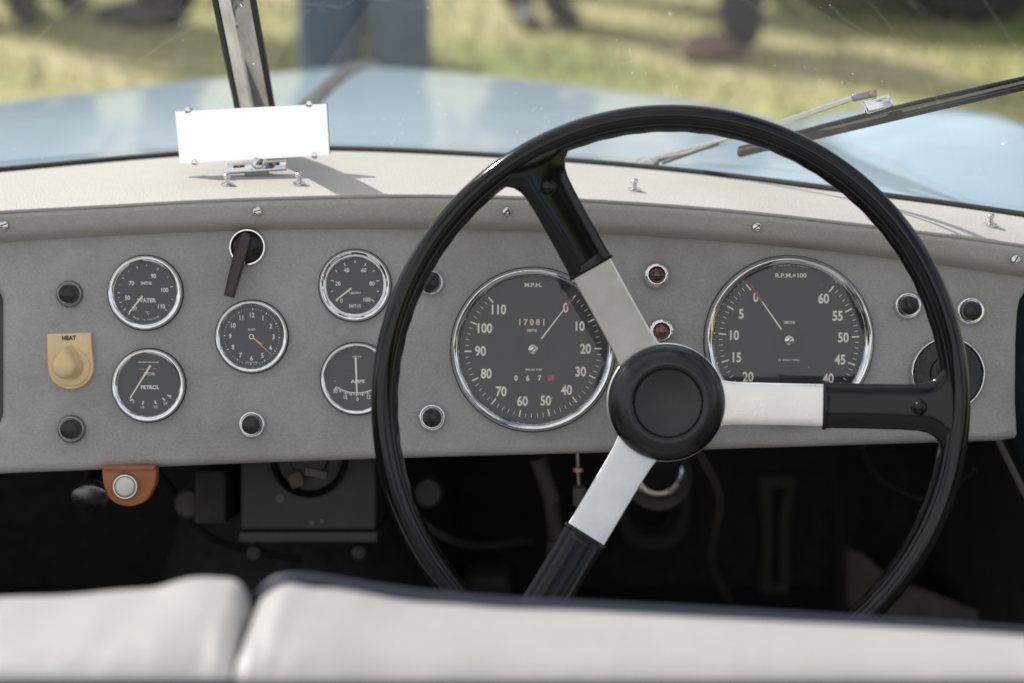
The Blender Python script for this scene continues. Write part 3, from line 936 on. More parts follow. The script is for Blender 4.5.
def spoke(deg):
    a = DR(deg); R3 = Matrix.Rotation(a, 3, 'Z')
    def zr(r): return HZ + (r - .03) / (.190 - .03) * .039 if r > .03 else HZ
    def sect(r, wd, th, n=36, e=5.0, dz=0, crown=0):
        out = []
        for i in range(n):
            q = 2 * PI * i / n; c_, s_ = math.cos(q), math.sin(q)
            y = math.copysign(abs(c_) ** (2 / e), c_) * wd / 2; z = math.copysign(abs(s_) ** (2 / e), s_) * th / 2
            if s_ > 0: z += crown * (1 - (2 * y / wd) ** 2)
            out.append(R3 @ Vector((r, y, zr(r) + z + dz)))
        return out
    g = MB()
    g.grid([sect(r, wd, .0050, crown=.0006, e=7) for r, wd in ((.012, .036), (.040, .0335), (.048, .0315), (.06, .0308), (.09, .0305), (.120, .0305))], 'brushed', cu=True, capu=True)
    sp = g.build('spoke', w, ang=40)
    g = MB()
    g.grid([sect(r, wd, th * .8, e=3.6, crown=.0022) for r, wd, th in ((.1105, .0335, .009), (.1110, .0352, .0106), (.1128, .0352, .0106), (.1134, .0332, .0092), (.118, .0325, .0090), (.14, .0322, .0088), (.165, .0324, .0088), (.176, .0335, .0088), (.182, .036, .0088), (.187, .0415, .009), (.191, .051, .0094), (.195, .062, .0095), (.199, .066, .008))], 'black', cu=True, capu=True)
    sl = g.build('spoke_sleeve', w, ang=50)
    g = MB(); c = R3 @ Vector((.1775 - .0015, 0, zr(.176) + .0056))
    g.lathe([(.0062, -.004), (.0062, -.0002), (.0056, .0004), (.0050, .0006), (.0046, .0024), (.003, .0038), (0, .0043)], 'black', c, seg=28)
    g.build('rivet', sl)


for dg in (119.6, -.8, -122.0): spoke(dg)
g = MB(); g.lathe([(.0, -.0005), (.0425, -.0005), (.0432, .001), (.0432, .0045), (.042, .006), (.03, .006)], 'brushed', (0, 0, HZ - .0025), seg=72); g.build('hub_plate', w)
g = MB()
pr = [(.0418, .0036), (.0424, .006), (.0416, .0095), (.0392, .0130), (.035, .0163), (.030, .0180), (.0268, .0184), (.0252, .0176), (.0246, .0160)]
g.lathe(pr + [(.02, .0155)], 'hub', (0, 0, HZ), seg=96); hb = g.build('hub', w, ang=40)
g = MB(); g.lathe([(.0240, .0150), (.0241, .0180), (.0236, .0190), (.0222, .0189), (.016, .0179), (.008, .0176), (0, .0175)], 'hub', (0, 0, HZ), seg=80); g.build('horn_button', w, ang=40)

# steering column below the dash
cA = K(668, 412, 1.46); cB = K(652, 512, 2.05)
g = MB()
g.tube([cA, cA.lerp(cB, .5), cB], [.019, .019, .017], 'boxblack', seg=24)
col = thing('steering_column', 'dark steering column with pale clamp ring running down into the footwell', 'steering column', cA)
g.shift(cA); g.build('tube', col)
ax = (cA - cB).normalized(); cm = cA.lerp(cB, .52)
g = MB(); g.lathe([(.021, -.008), (.0255, -.006), (.0255, .003), (.022, .006), (.019, .007)], 'oldchrome', cm, seg=40, axis=ax); g.shift(cA); g.build('clamp_ring', col)
g = MB(); g.lathe([(.020, -.012), (.032, -.010), (.032, -.002), (.020, 0)], 'trim', cm - ax * .02, seg=40, axis=ax); g.shift(cA); g.build('collar', col)

# ------------------------------------------------------------------ cabin shell (one car body)
XC = -.22


def zc(Y): return .68 - .2105 * (Y - 2.945) - .0525 * (Y - 2.945) ** 2 if Y < 2.945 else .68 - .2105 * (Y - 2.945) - .28 * (Y - 2.945) ** 2


cf = [(1.4, .0), (1.64, .006), (1.94, .028), (2.24, .046), (2.6, .066), (3.0, .086), (3.8, .16)]


def zbon(x, Y):
    d = abs(x - XC); z = zc(Y) - interp(cf, Y) * (d / .66) ** 1.4
    if d > .46: z -= 1.0 * (d - .46) ** 2
    if d > .64: z -= 38 * (d - .64) ** 2
    if d > .76: z = min(z, -1)
    return z


def zfen(x, Y, s_=1):
    cx = XC + s_ * .735; ww = .245
    w_ = (x - cx) / ww
    if abs(w_) >= .985: return -1
    zt = .731 - .232 * (Y - 2.453) - .357 * (Y - 2.453) ** 2
    if Y < 2.0:
        z0 = .731 + .232 * .453 - .357 * .453 ** 2; sl = -.232 + 2 * .357 * .453
        zt = z0 + sl * (Y - 2.0) * 1.0 - .1 * (Y - 2.0) ** 2
    if Y < 2.3: zt -= .50 * (2.3 - Y) ** 1.6
    if Y > 2.75: zt -= .8 * (Y - 2.75) ** 2
    return zt - .42 * (1 - (1 - abs(w_) ** 3) ** (1 / 3))


def smax(a, b, k=.022):
    h = max(0, k - abs(a - b)) / k
    return max(a, b) + h * h * k * .25


def zbody(x, Y):
    z = max(zbon(x, Y), -.5)
    z = smax(smax(z, zfen(x, Y, 1)), zfen(x, Y, -1))
    return max(z, .22)


car = thing('sports_car', 'pale blue open sports car seen from its cockpit, bonnet and wings beyond the windscreen', 'car', (0, 1.2, 0), world=True)
CO = Vector((0, 1.2, 0))
rows = []
nx, ny = 150, 90
for i in range(ny + 1):
    Y = 1.50 + (3.75 - 1.50) * i / ny
    r = []
    for j in range(nx + 1):
        x = XC - 1.02 + 2.04 * j / nx
        r.append(Vector((x, Y, zbody(x, Y))))
    rows.append(r)
# nose closes downwards
rows.append([Vector((p.x, p.y + .02, .22)) for p in rows[-1]])
g = MB(); g.grid(rows, 'blue'); g.shift(CO); bon = g.build('body_front', car, ang=70)
# cowl between windscreen base and bonnet
rows = []
for x in range(-300, 1101, 25):
    b = FRM @ (K(x, interp(basey, x), interp(based, x)) + Vector((0, -.002, -.001)))
    r = []
    for k in range(7):
        t_ = k / 6; Y = b.y + (.12 * t_); zz = zbody(b.x, Y) + .0015
        s_ = t_ * t_ * (3 - 2 * t_)
        r.append(Vector((b.x, Y, b.z * (1 - s_) + min(b.z, zz) * s_ - .002)))
    rows.append(r)
g = MB(); g.grid(rows, 'blue'); g.shift(CO); g.build('cowl', car, ang=70)
# bonnet centre strip
g = MB()
pts = [Vector((XC, 2.02 + i * .05, zbon(XC, 2.02 + i * .05) + .004)) for i in range(26)]
g.tube(pts, .008, 'dullchrome', seg=10, flat=.8); g.shift(CO); g.build('bonnet_strip', car)
# sides, floor, bulkhead
XR = XC + .70; XL = XC - .70
g = MB()
def wallx(x, y0, y1, z0, z1f, mat, th=.03):
    n_ = 20
    for s_ in (0, 1):
        xx = x + s_ * th
        g.grid([[Vector((xx, y0 + (y1 - y0) * i / n_, z0)) for i in range(n_ + 1)], [Vector((xx, y0 + (y1 - y0) * i / n_, z1f(y0 + (y1 - y0) * i / n_))) for i in range(n_ + 1)]], mat)
    g.grid([[Vector((x + q, y0 + (y1 - y0) * i / n_, z1f(y0 + (y1 - y0) * i / n_))) for i in range(n_ + 1)] for q in (0, th)], mat)
dtop = lambda Y: .70 + .08 * max(0, (Y - 1.1)) * 1.8 + .10 * max(0, .7 - Y)
wallx(XR + .06, .1, 1.55, .2, dtop, 'blue', .10); wallx(XL - .16, .1, 1.55, .2, dtop, 'blue', .10)
g.box((XC, -.35, .5), (1.62, 1.1, .62), 'blue', bev=.08)
g.shift(CO); g.build('body_side', car)
g = MB()
g.box((XC, 1.3, .17), (1.42, 2.1, .04), 'carpet')
g.box((XC, 2.17, .39), (1.60, .03, .54), 'carpet')
# transmission tunnel
rows = []
for Y in [.3 + i * .1 for i in range(19)]:
    hh = .22 if Y < 1.4 else .22 + (Y - 1.4) * .25
    rows.append([Vector((XC + .16 * math.cos(DR(a)), Y, .19 + hh * max(0, math.sin(DR(a))) ** .6)) for a in range(0, 181, 15)])
g.grid(rows, 'carpet')
for sx_ in (XR + .045, XL - .045):
    g.box((sx_, .80, .47), (.02, 1.50, .56), 'trim'); g.box((sx_, 1.86, .36), (.02, .60, .36), 'trim')
g.box((XC, .17, .5), (1.42, .03, .6), 'carpet')
g.shift(CO); cab = g.build('cockpit_trim', car)
# tyres of the car, out of sight below but part of it
for sx_ in (-1, 1):
    for Y in (2.52, .1):
        g = MB(); g.lathe([(.16, -.07), (.27, -.075), (.295, -.05), (.30, 0), (.295, .05), (.27, .075), (.16, .07)], 'tyre', (XC + sx_ * .70, Y, .30), seg=40, axis=(1, 0, 0))
        g.shift(CO); tyo = g.build('wheel', car)
        g = MB(); g.lathe([(0, .05), (.10, .055), (.16, .03), (.165, .065)], 'chrome', (XC + sx_ * .70, Y, .30), seg=32, axis=(sx_, 0, 0))
        g.shift(CO); g.build('hub_cap', tyo)
# footwell details on the bulkhead
def onplane(px, py, Y):
    d = FRM.to_3x3() @ K(px, py, 1.0); o = Vector((0, 0, CAMH)); return o + d * (Y / d.y)
def flatpoly_frame(pts_out, pts_in, Y, mat, name, parent, th=.012):
    g = MB()
    a = [onplane(x, y, Y) for x, y in pts_out]; b = [onplane(x, y, Y) for x, y in pts_in]
    f = Vector((0, -th, 0))
    g.grid([a, [p + f for p in a], [p + f for p in b], b], mat, cu=True)
    g.shift(CO); return g.build(name, parent, ang=30)
flatpoly_frame([(757, 473), (795, 473), (789, 515), (788, 592), (759, 592), (762, 530)], [(770, 484), (783, 484), (778, 520), (779, 580), (769, 580), (772, 530)], 2.15, 'edge', 'pedal_slot', car)
def ell(cx, cy, rx, ry, e=3): 
    o_ = []
    for i in range(32):
        q = 2 * PI * i / 32; c_, s_ = math.cos(q), math.sin(q)
        o_.append((cx + rx * math.copysign(abs(c_) ** (2 / e), c_), cy + ry * math.copysign(abs(s_) ** (2 / e), s_)))
    return o_
flatpoly_frame(ell(653, 495, 36, 50), ell(653, 492, 27, 41), 2.15, 'edge', 'column_grommet', car)
# carpet edging in front of the passenger-side trim and right kick panel
g = MB()
g.tube([FRM @ K(538, 458, 1.75), FRM @ K(552, 500, 1.76), FRM @ K(556, 540, 1.78), FRM @ K(553, 590, 1.8)], .008, 'trim', seg=10)
g.shift(CO); g.build('heater_hose', car)
g = MB()
g.grid([[onplane(831, 440, 2.10), onplane(833, 520, 2.10), onplane(836, 640, 2.10)], [onplane(840, 440, 2.06), onplane(842, 520, 2.06), onplane(846, 640, 2.06)]], 'edge')
g.shift(CO); g.build('kick_panel_edge', car)
g = MB()
ed = [(840, 547), (862, 553), (880, 570), (900, 582), (925, 590), (950, 600), (975, 610), (1000, 622), (1040, 630)]
g.grid([[onplane(x, y, 2.08 - i * .03) for i, (x, y) in enumerate(ed)], [onplane(x, y + 60, 2.08 - i * .03) for i, (x, y) in enumerate(ed)]], 'greycarpet')
g.shift(CO); g.build('carpet_flap', car)
g = MB()
g.tube([FRM @ K(993, 430, 1.60), FRM @ K(1003, 450, 1.60), FRM @ K(1024, 492, 1.58), FRM @ K(1060, 560, 1.54)], .003, 'trim', seg=8)
g.shift(CO); g.build('door_edging', car)
for k_, (pp, rr_) in enumerate((([(392, 470, 1.7), (420, 520, 1.75), (470, 545, 1.85), (530, 540, 1.95)], .004), ([(150, 462, 1.62), (180, 500, 1.68), (215, 540, 1.72), (300, 560, 1.78)], .0035), ([(700, 455, 1.65), (720, 500, 1.75), (712, 560, 1.9), (730, 600, 2.0)], .004), ([(860, 446, 1.6), (880, 480, 1.66), (930, 500, 1.7), (975, 470, 1.66)], .003))):
    g = MB()
    ctl = [FRM @ K(*q) for q in pp]; pts = []
    for i in range(31):
        t_ = i / 10 if i < 30 else 2.9999
        a_ = int(t_); f_ = t_ - a_; p0 = ctl[max(a_ - 1, 0)]; p1 = ctl[a_]; p2 = ctl[a_ + 1]; p3 = ctl[min(a_ + 2, 3)]
        pts.append(.5 * ((2 * p1) + (p2 - p0) * f_ + (2 * p0 - 5 * p1 + 4 * p2 - p3) * f_ ** 2 + (3 * p1 - p0 - 3 * p2 + p3) * f_ ** 3))
    g.tube(pts, rr_, 'rubber' if k_ % 2 else 'trim', seg=8); g.shift(CO); g.build('wiring_cable', car)
g = MB(); g.box(onplane(487, 590, 1.98), (.055, .05, .06), 'edge', bev=.012); g.shift(CO); g.build('gearbox_cover', car)

# cable under the dash
g = MB(); o_ = K(578, 452, 1.56)
g.tube([K(577, 440, 1.56), K(578, 470, 1.56), K(579, 486, 1.565)], .0022, 'dullchrome', seg=10)
g.tube([K(578, 468, 1.56), K(578, 472, 1.56)], .0042, 'copper', seg=12)
g.tube([K(579, 486, 1.565), K(580, 504, 1.57)], [.0052, .006], 'trim', seg=14)
g.shift(o_); lone(g, 'speedometer_cable', 'thin metal cable with brass ferrule hanging below the speedometer', 'cable', o_)

# heater box
HO = K(308, 500, 1.62)
hb_ = thing('heater_box', 'square black heater box with round duct under the middle of the dash', 'heater', HO)
sH = FP / 1.60
g = MB()
c0 = K(307, 490, 1.66)
def hx(px0, px1, py0, py1, d0, d1, mat, bev=.003):
    a = K(px0, py1, d0); b = K(px1, py0, d0)
    g.box(((a.x + b.x) / 2, (a.y + b.y) / 2, -(d0 + d1) / 2), (abs(b.x - a.x), abs(b.y - a.y), d1 - d0), mat, bev=bev)
hx(240, 376, 440, 531, 1.60, 1.76, 'boxblack'); g.shift(HO); g.build('case', hb_)
g = MB(); hx(238.5, 377.5, 531.5, 543, 1.596, 1.765, 'boxblack', .002); g.shift(HO); g.build('bottom_flange', hb_)
g = MB()
c = K(310, 458, 1.60); r_ = 39 / sH
g.lathe([(r_, 0), (r_, .008), (r_ * .93, .010), (r_ * .86, .008), (r_ * .82, .003)] , 'knob', c, seg=56)
g.lathe([(r_ * .82, .003), (r_ * .5, .004), (r_ * .45, .010), (0, .011)], 'boxblack', c, seg=48)
g.shift(HO); dct = g.build('air_duct', hb_)
g = MB(); g.box(c + Vector((-.010, -.017, .013)), (.012, .013, .006), 'trim', Matrix.Rotation(.35, 3, 'Z'), bev=.002); g.box(c + Vector((.006, -.012, .011)), (.018, .006, .004), 'edge', Matrix.Rotation(-.2, 3, 'Z')); g.shift(HO); g.build('duct_clip', dct)
for px, py, m_, rr_ in ((280, 498, 'copper', 4.5), (312, 523, 'edge', 3), (322, 521, 'edge', 2.4)):
    g = MB(); g.lathe([(rr_ / sH, -.001), (rr_ / sH, .001), (0, .002)], m_ if m_ != 'copper' else 'edge', K(px, py, 1.60), seg=16); g.shift(HO); g.build('screw', hb_)
for px, py in ((254, 553), (359, 552)):
    g = MB(); g.lathe([(9 / sH, -.006), (9.4 / sH, 0), (7 / sH, .004), (0, .006)], 'boxblack', K(px, py, 1.64), seg=24)
    g.tube([K(px, py - 20, 1.65), K(px, py, 1.645)], .003, 'trim', seg=8); g.shift(HO); g.build('mounting_stud', hb_)
g = MB()
o_ = K(210, 500, 1.66)
hx(194, 226, 470, 524, 1.63, 1.74, 'carpet'); g.lathe([(.013, -.01), (.013, .004), (.010, .008), (0, .009)], 'trim', K(190, 503, 1.66), seg=30)
g.shift(o_); lone(g, 'relay_box', 'small black relay box in deep shade left of the heater', 'relay box', o_)
g = MB(); o_ = K(428, 492, 1.68)
g.lathe([(.014, -.02), (.014, .004), (.011, .008), (0, .009)], 'boxblack', (0, 0, 0), seg=30)
lone(g, 'round_plug', 'round grey plug in deep shade right of the heater box', 'plug', o_)

# ------------------------------------------------------------------ seats
def seatback(name, label, edge, piping_from, bx0, bx1, pipe=True):
    D0 = .985; D1 = .91
    So = K(edge[len(edge) // 2][0], edge[len(edge) // 2][1], D0)
    down = Vector((0, -math.cos(DR(PITCH)), -math.sin(DR(PITCH))))   # world down in cockpit coordinates
    t = thing(name, label, 'seat', So, 'pair of white leather seats')
    rows = []; fr = []; bk = []
    xs = []
    e0, e1 = edge[0][0], edge[-1][0]; n_ = 60
    # dense near steep ends: parametrise by index
    P = []
    for i in range(len(edge) - 1):
        for k in range(6):
            t_ = k / 6; P.append((i + t_))
    P.append(len(edge) - 1)
    ex = [(i, a) for i, (a, b) in enumerate(edge)]; ey = [(i, b) for i, (a, b) in enumerate(edge)]
    for q in P:
        x, y = interp(ex, q), interp(ey, q)
        f = K(x, y, D0)
        yb = 676 if pipe else 674
        b = K(512, max(yb, y + 12), D1); b.x = f.x
        r = [f + down * .42 + Vector((0, 0, -.02)), f + down * .10 + Vector((0, 0, -.004)), f + down * .012 + Vector((0, 0, -.002)), f + down * .003]
        for k in range(0, 9):
            t_ = k / 8; p = f.lerp(b, t_) - down * (.006 * math.sin(PI * t_) ** .6)
            p -= down * .0012 * noise.noise(Vector((q * .9, t_ * 2, 4)))
            r.append(p)
        r += [b + down * .004 + Vector((0, 0, .004)), b + down * .03 + Vector((0, 0, .010)), b + down * .42 + Vector((0, 0, .03))]
        rows.append(r); fr.append(f + Vector((0, 0, 0))); bk.append(b + Vector((0, 0, .002)) + down * .002)
    g = MB(); g.grid(rows, 'seat', capu=True); g.shift(So); g.build('backrest', t, ang=60)
    if pipe:
        g = MB(); g.tube([p - down * .0015 for p in fr[piping_from:]], .0036, 'navy', seg=10); g.shift(So); g.build('front_piping', t)
    g = MB(); g.tube([p + down * .004 for p in bk], .0040, 'navy', seg=10); g.shift(So); g.build('rear_piping', t)
    # cushion
    g = MB()
    cx = (bx0 + bx1) / 2
    cw = W2C((cx, 1.10, .40))
    g.box(cw, (bx1 - bx0, .46, .14), 'seat', Matrix.Rotation(DR(-(90 - PITCH)), 3, 'X'), bev=.04); g.shift(So)
    g.build('cushion', t)
    return t


seatback('car_seat', 'white leather left car seat, its rounded backrest top without front piping',
         [(-300, 610), (-200, 604), (-100, 600), (0, 597), (60, 595), (110, 592), (150, 587), (185, 580), (215, 577), (235, 580), (247, 592), (252, 612), (252, 640), (250, 665)], 0, XC - .62, XC - .12, pipe=False)
seatback('car_seat', 'white leather right car seat with navy piping in front of the steering wheel',
         [(256, 670), (255, 655), (256, 630), (262, 601), (273, 588), (288, 583), (310, 583.5), (340, 588), (390, 596), (450, 603), (520, 608), (620, 613), (720, 618), (820, 624), (920, 630), (1024, 637), (1120, 645), (1200, 654)], 18, XC + .10, XC + .62)

# ------------------------------------------------------------------ ground
g = MB()
rows = []
for i in range(41):
    Y = -40 + i * 2 if i < 40 else 400
    rows.append([Vector((x, Y, 0)) for x in (-400, -40, -20, -10, -5, 0, 5, 10, 20, 40, 400)])
g.grid(rows, 'grassground_dummy') if False else None
m, nt, N, L, b = newmat('grass_ground')
tc = N.new('ShaderNodeTexCoord')
n1 = N.new('ShaderNodeTexNoise'); n1.inputs['Scale'].default_value = .9; n1.inputs['Detail'].default_value = 8; n1.inputs['Roughness'].default_value = .6
n2 = N.new('ShaderNodeTexNoise'); n2.inputs['Scale'].default_value = 14; n2.inputs['Detail'].default_value = 8
L.new(tc.outputs['Object'], n1.inputs['Vector']); L.new(tc.outputs['Object'], n2.inputs['Vector'])
cr = N.new('ShaderNodeValToRGB'); e = cr.color_ramp.elements
e[0].position = .36; e[0].color = (.14, .19, .05, 1); e[1].position = .64; e[1].color = (.50, .42, .25, 1)
q = cr.color_ramp.elements.new(.5); q.color = (.37, .35, .15, 1)
L.new(n1.outputs['Fac'], cr.inputs[0])
mx = N.new('ShaderNodeMix'); mx.data_type = 'RGBA'; mx.blend_type = 'MULTIPLY'; mx.inputs['Factor'].default_value = .8
mr = N.new('ShaderNodeMapRange'); mr.inputs['From Min'].default_value = .3; mr.inputs['From Max'].default_value = .7; mr.inputs['To Min'].default_value = .7; mr.inputs['To Max'].default_value = 1.15
L.new(n2.outputs['Fac'], mr.inputs['Value']); L.new(cr.outputs[0], mx.inputs['A']); L.new(mr.outputs[0], mx.inputs['B'])
L.new(mx.outputs['Result'], b.inputs['Base Color']); b.inputs['Roughness'].default_value = .95
bp = N.new('ShaderNodeBump'); bp.inputs['Distance'].default_value = .03; bp.inputs['Strength'].default_value = .7
L.new(n2.outputs['Fac'], bp.inputs['Height']); L.new(bp.outputs[0], b.inputs['Normal'])
MT['ground'] = m
g = MB(); g.grid(rows, 'ground'); gr = g.build('ground', None); tag(gr, kind='structure')
# loose grass tufts (one mass nobody could count)
MT['blade'] = pmat('grass_blades', (.30, .29, .12), .9, var=.4, vscale=2)
g = MB(); rnd = random.Random(3)
for _ in range(9000):
    Y = rnd.uniform(3.9, 10.5); x = rnd.uniform(-.34, .34) * Y * 1.05
    h = rnd.uniform(.02, .055); a = rnd.uniform(0, PI); wv = .006
    lx, ly = rnd.uniform(-.02, .02), rnd.uniform(-.02, .02)
    dx, dy = math.cos(a) * wv, math.sin(a) * wv
    v = [g.bm.verts.new(p) for p in ((x - dx, Y - dy, 0), (x + dx, Y + dy, 0), (x + lx, Y + ly, h))]
    g.bm.faces.new(v).material_index = 0
g.mi('blade'); go = g.build('grass', None, recalc=False, flat=True); tag(go, 'short dry grass blades over the field beyond the car', 'grass', kind='stuff')


# distant belt of trees added out of view, for dark reflections in the chrome
MT['leaf'] = pmat('tree_leaves', (.055, .075, .025), .8, var=.4, vscale=.4)
g = MB(); rnd = random.Random(5)
for _ in range(14000):
    a = DR(rnd.uniform(185, 355)); d = rnd.uniform(38, 48)
    hmax = 7 + 3 * noise.noise(Vector((math.cos(a) * 6, math.sin(a) * 6, 1))) + 1.5 * noise.noise(Vector((a * 14, 0, 5)))
    c = Vector((d * math.cos(a), d * math.sin(a), rnd.uniform(0, 1) ** .8 * hmax))
    n_ = Vector((rnd.gauss(0, 1), rnd.gauss(0, 1), rnd.gauss(0, 1))).normalized(); t_ = n_.orthogonal().normalized(); b_ = n_.cross(t_); sz = rnd.uniform(.35, .8)
    g.bm.faces.new([g.bm.verts.new(c + t_ * sz * math.cos(q) + b_ * sz * math.sin(q)) for q in (0, 1.4, 2.7, 3.9, 5.1)])
g.mi('leaf'); wo = g.build('reflection_trees', None, recalc=False, flat=True); tag(wo, 'unseen belt of far off trees added behind the camera for dark reflections', 'trees', kind='stuff')

# ------------------------------------------------------------------ people
def skinmesh(name, chains, mat, parent, sub=2):
    """chains: list of lists of (x,y,z,r); chain items sharing a position are merged"""
    verts = []; rad = []; edges = []; key = {}
    for ch in chains:
        prev = None
        for (x, y, z, r) in ch:
            k = (round(x, 4), round(y, 4), round(z, 4))
            if k not in key: key[k] = len(verts); verts.append((x, y, z)); rad.append(r)
            i = key[k]
            if prev is not None and prev != i: edges.append((prev, i))
            prev = i
    me = bpy.data.meshes.new(name); me.from_pydata(verts, edges, [])
    o = bpy.data.objects.new(name, me); COL.objects.link(o)
    md = o.modifiers.new('s', 'SKIN'); md.use_smooth_shade = True
    sv = me.skin_vertices[0].data
    for i, r in enumerate(rad):
        rx = r if isinstance(r, (int, float)) else r[0]; ry = r if isinstance(r, (int, float)) else r[1]
        sv[i].radius = (rx, ry)
    sv[0].use_root = True
    ms = o.modifiers.new('u', 'SUBSURF'); ms.levels = sub; ms.render_levels = sub
    bpy.context.view_layer.update()
    dg = bpy.context.evaluated_depsgraph_get()
    m2 = bpy.data.meshes.new_from_object(o.evaluated_get(dg))
    bpy.data.objects.remove(o)
    for p in m2.polygons: p.use_smooth = True
    m2.materials.clear(); m2.materials.append(MT[mat]); m2.name = name
    ob = bpy.data.objects.new(name, m2); COL.objects.link(ob); ob.parent = parent
    return ob


def person(x, Y, rz, label, trousers, shirt, shoe, gap=.10, sc_=1.0, split=0.0, group='people standing on the grass', hairm='hair'):
    p = thing('person', label, 'person', (x, Y, 0), group, world=True, rz=rz)
    p.scale = (sc_, sc_, sc_)
    A = {}
    def leg(s_, k=1.0, lo=.10, grow=0):
        fy = split * s_
        return [(0, 0, .95, .135 * k + grow), (s_ * .085, 0, .86, .098 * k + grow), (s_ * (gap * .85), fy * .5 - .01, .50, .066 * k + grow), (s_ * gap, fy + .015, .30, .060 * k + grow), (s_ * gap, fy + .02, lo, .046 * k + grow)]
    def arm(s_, end=True):
        c_ = [(0, .0, 1.38, .11), (s_ * .17, 0, 1.40, .055), (s_ * .23, .015, 1.12, .042), (s_ * .225, -.06, .90, .032)]
        return c_
    body = [[(0, 0, .95, .13), (0, 0, 1.12, .12), (0, 0, 1.38, .11), (0, .005, 1.50, .052), (0, -.01, 1.57, .062), (0, -.015, 1.66, .088), (0, -.01, 1.74, .066)], leg(-1), leg(1), arm(-1), arm(1)]
    for s_ in (-1, 1):
        fy = split * s_
        body[1 if s_ < 0 else 2].append((s_ * gap, fy - .02, .055, .036)); body[1 if s_ < 0 else 2].append((s_ * (gap + .01), fy - .13, .035, .028))
    bd = skinmesh('body', body, 'skin', p)
    skinmesh('trousers', [[(0, 0, 1.02, .142), (0, 0, .95, .145)], leg(-1, 1.0, .035, .020), leg(1, 1.0, .035, .020)], trousers, p)
    skinmesh('shirt', [[(0, 0, .98, .150), (0, 0, 1.12, .138), (0, 0, 1.30, .145), (0, 0, 1.42, .10)], [(0, 0, 1.30, .145), (-.17, 0, 1.39, .068), (-.225, .015, 1.16, .056)], [(0, 0, 1.30, .145), (.17, 0, 1.39, .068), (.225, .015, 1.16, .056)]], shirt, p)
    for s_ in (-1, 1):
        fy = split * s_
        skinmesh('shoe', [[(s_ * gap, fy + .045, .048, .040), (s_ * gap, fy - .03, .05, .046), (s_ * (gap + .008), fy - .12, .036, .042), (s_ * (gap + .012), fy - .19, .028, .026)]], shoe, p)
        # hand: palm with five bent fingers
        hx_, hy_, hz_ = s_ * .225, -.068, .865
        ch = [[(hx_, hy_, hz_, (.012, .026)), (hx_, hy_ - .010, hz_ - .06, (.012, .030))]]
        for f, (oy, ln) in enumerate(((-.026, .062), (-.009, .072), (.009, .068), (.025, .054))):
            ch.append([(hx_, hy_ - .010, hz_ - .06, .02), (hx_, hy_ - .012 + oy, hz_ - .085, .0088), (hx_ - s_ * .006, hy_ - .014 + oy, hz_ - .085 - ln * .5, .008), (hx_ - s_ * .018, hy_ - .014 + oy, hz_ - .085 - ln * .9, .007)])
        ch.append([(hx_, hy_, hz_, .02), (hx_ - s_ * .012, hy_ - .034, hz_ - .03, .010), (hx_ - s_ * .018, hy_ - .044, hz_ - .065, .009)])
        skinmesh('hand', ch, 'skin', p, sub=1)
        g = MB(); g.lathe([(.012, -.004), (.011, .003), (.006, .007), (0, .008)], 'eye', (s_ * .032, -.098, 1.655), seg=14, axis=(0, -1, 0)); g.build('eye', p)
        g = MB(); g.lathe([(.020, -.012), (.022, 0), (.012, .008), (0, .008)], 'skin', (s_ * .088, -.005, 1.645), seg=14, axis=(s_, 0, .1)); g.build('ear', p)
    g = MB(); g.tube([(0, -.096, 1.665), (0, -.112, 1.63), (0, -.118, 1.615), (0, -.098, 1.605)], [.007, .011, .013, .008], 'skin', seg=10); g.build('nose', p)
    g = MB(); g.tube([(-.024, -.094, 1.578), (0, -.102, 1.576), (.024, -.094, 1.578)], [.003, .006, .003], 'shirtr', seg=8); g.build('mouth', p)
    rows = []
    for i in range(9):
        ph = DR(i * 13)
        rows.append([Vector((.101 * math.sin(ph) * math.cos(2 * PI * k / 24), .108 * math.sin(ph) * math.sin(2 * PI * k / 24) + .008 + .02 * (i / 8), 1.69 + .105 * math.cos(ph) + (.055 * (i / 8) * max(0, -math.sin(2 * PI * k / 24))))) for k in range(24)])
    g = MB(); g.grid(rows, hairm, cu=True); g.build('hair', p)
    return p


def gx(px, D): return (px - 512) * D / FP
def place(px, D, pyfoot=None): return (px - 512) / FP * D, D * math.cos(DR(PITCH)) + .13 * D * math.sin(DR(PITCH))
person(gx(366, 4.75), 4.66, 0, 'person in blue jeans standing close in front of the bonnet', 'denim', 'shirtw', 'shoe', gap=.080, sc_=1.08)
x_ = gx(733, 6.4); person(x_, 6.30, DR(-88), 'person in dark trousers and brown shoes standing sideways beyond the wheel', 'darkdenim', 'shirtb', 'shoe', gap=.040, split=.0, sc_=1.0)
person(gx(537, 7.0), 6.95, DR(20), 'person in black trousers with feet together on the grass, mid field', 'blacktr', 'shirtr', 'shoeb', gap=.068)
person(gx(592, 7.5), 7.5, DR(-95), 'person in khaki trousers standing sideways, right of the black trousered one', 'khaki', 'shirtw', 'shoe', gap=.045, sc_=.8)
person(gx(8, 7.1), 6.95, DR(30), 'person in black trousers at the far left edge of the field', 'blacktr', 'shirtb', 'shoeb', gap=.07)
person(gx(52, 7.3), 7.15, DR(170), 'person in dark jeans, second from the left edge', 'darkdenim', 'shirtw', 'shoeb', gap=.09, sc_=.98, hairm='ink')
person(gx(165, 7.0), 6.9, DR(-80), 'person in black trousers standing sideways left of the windscreen pillar', 'blacktr', 'shirtr', 'shoeb', gap=.07, split=.05)

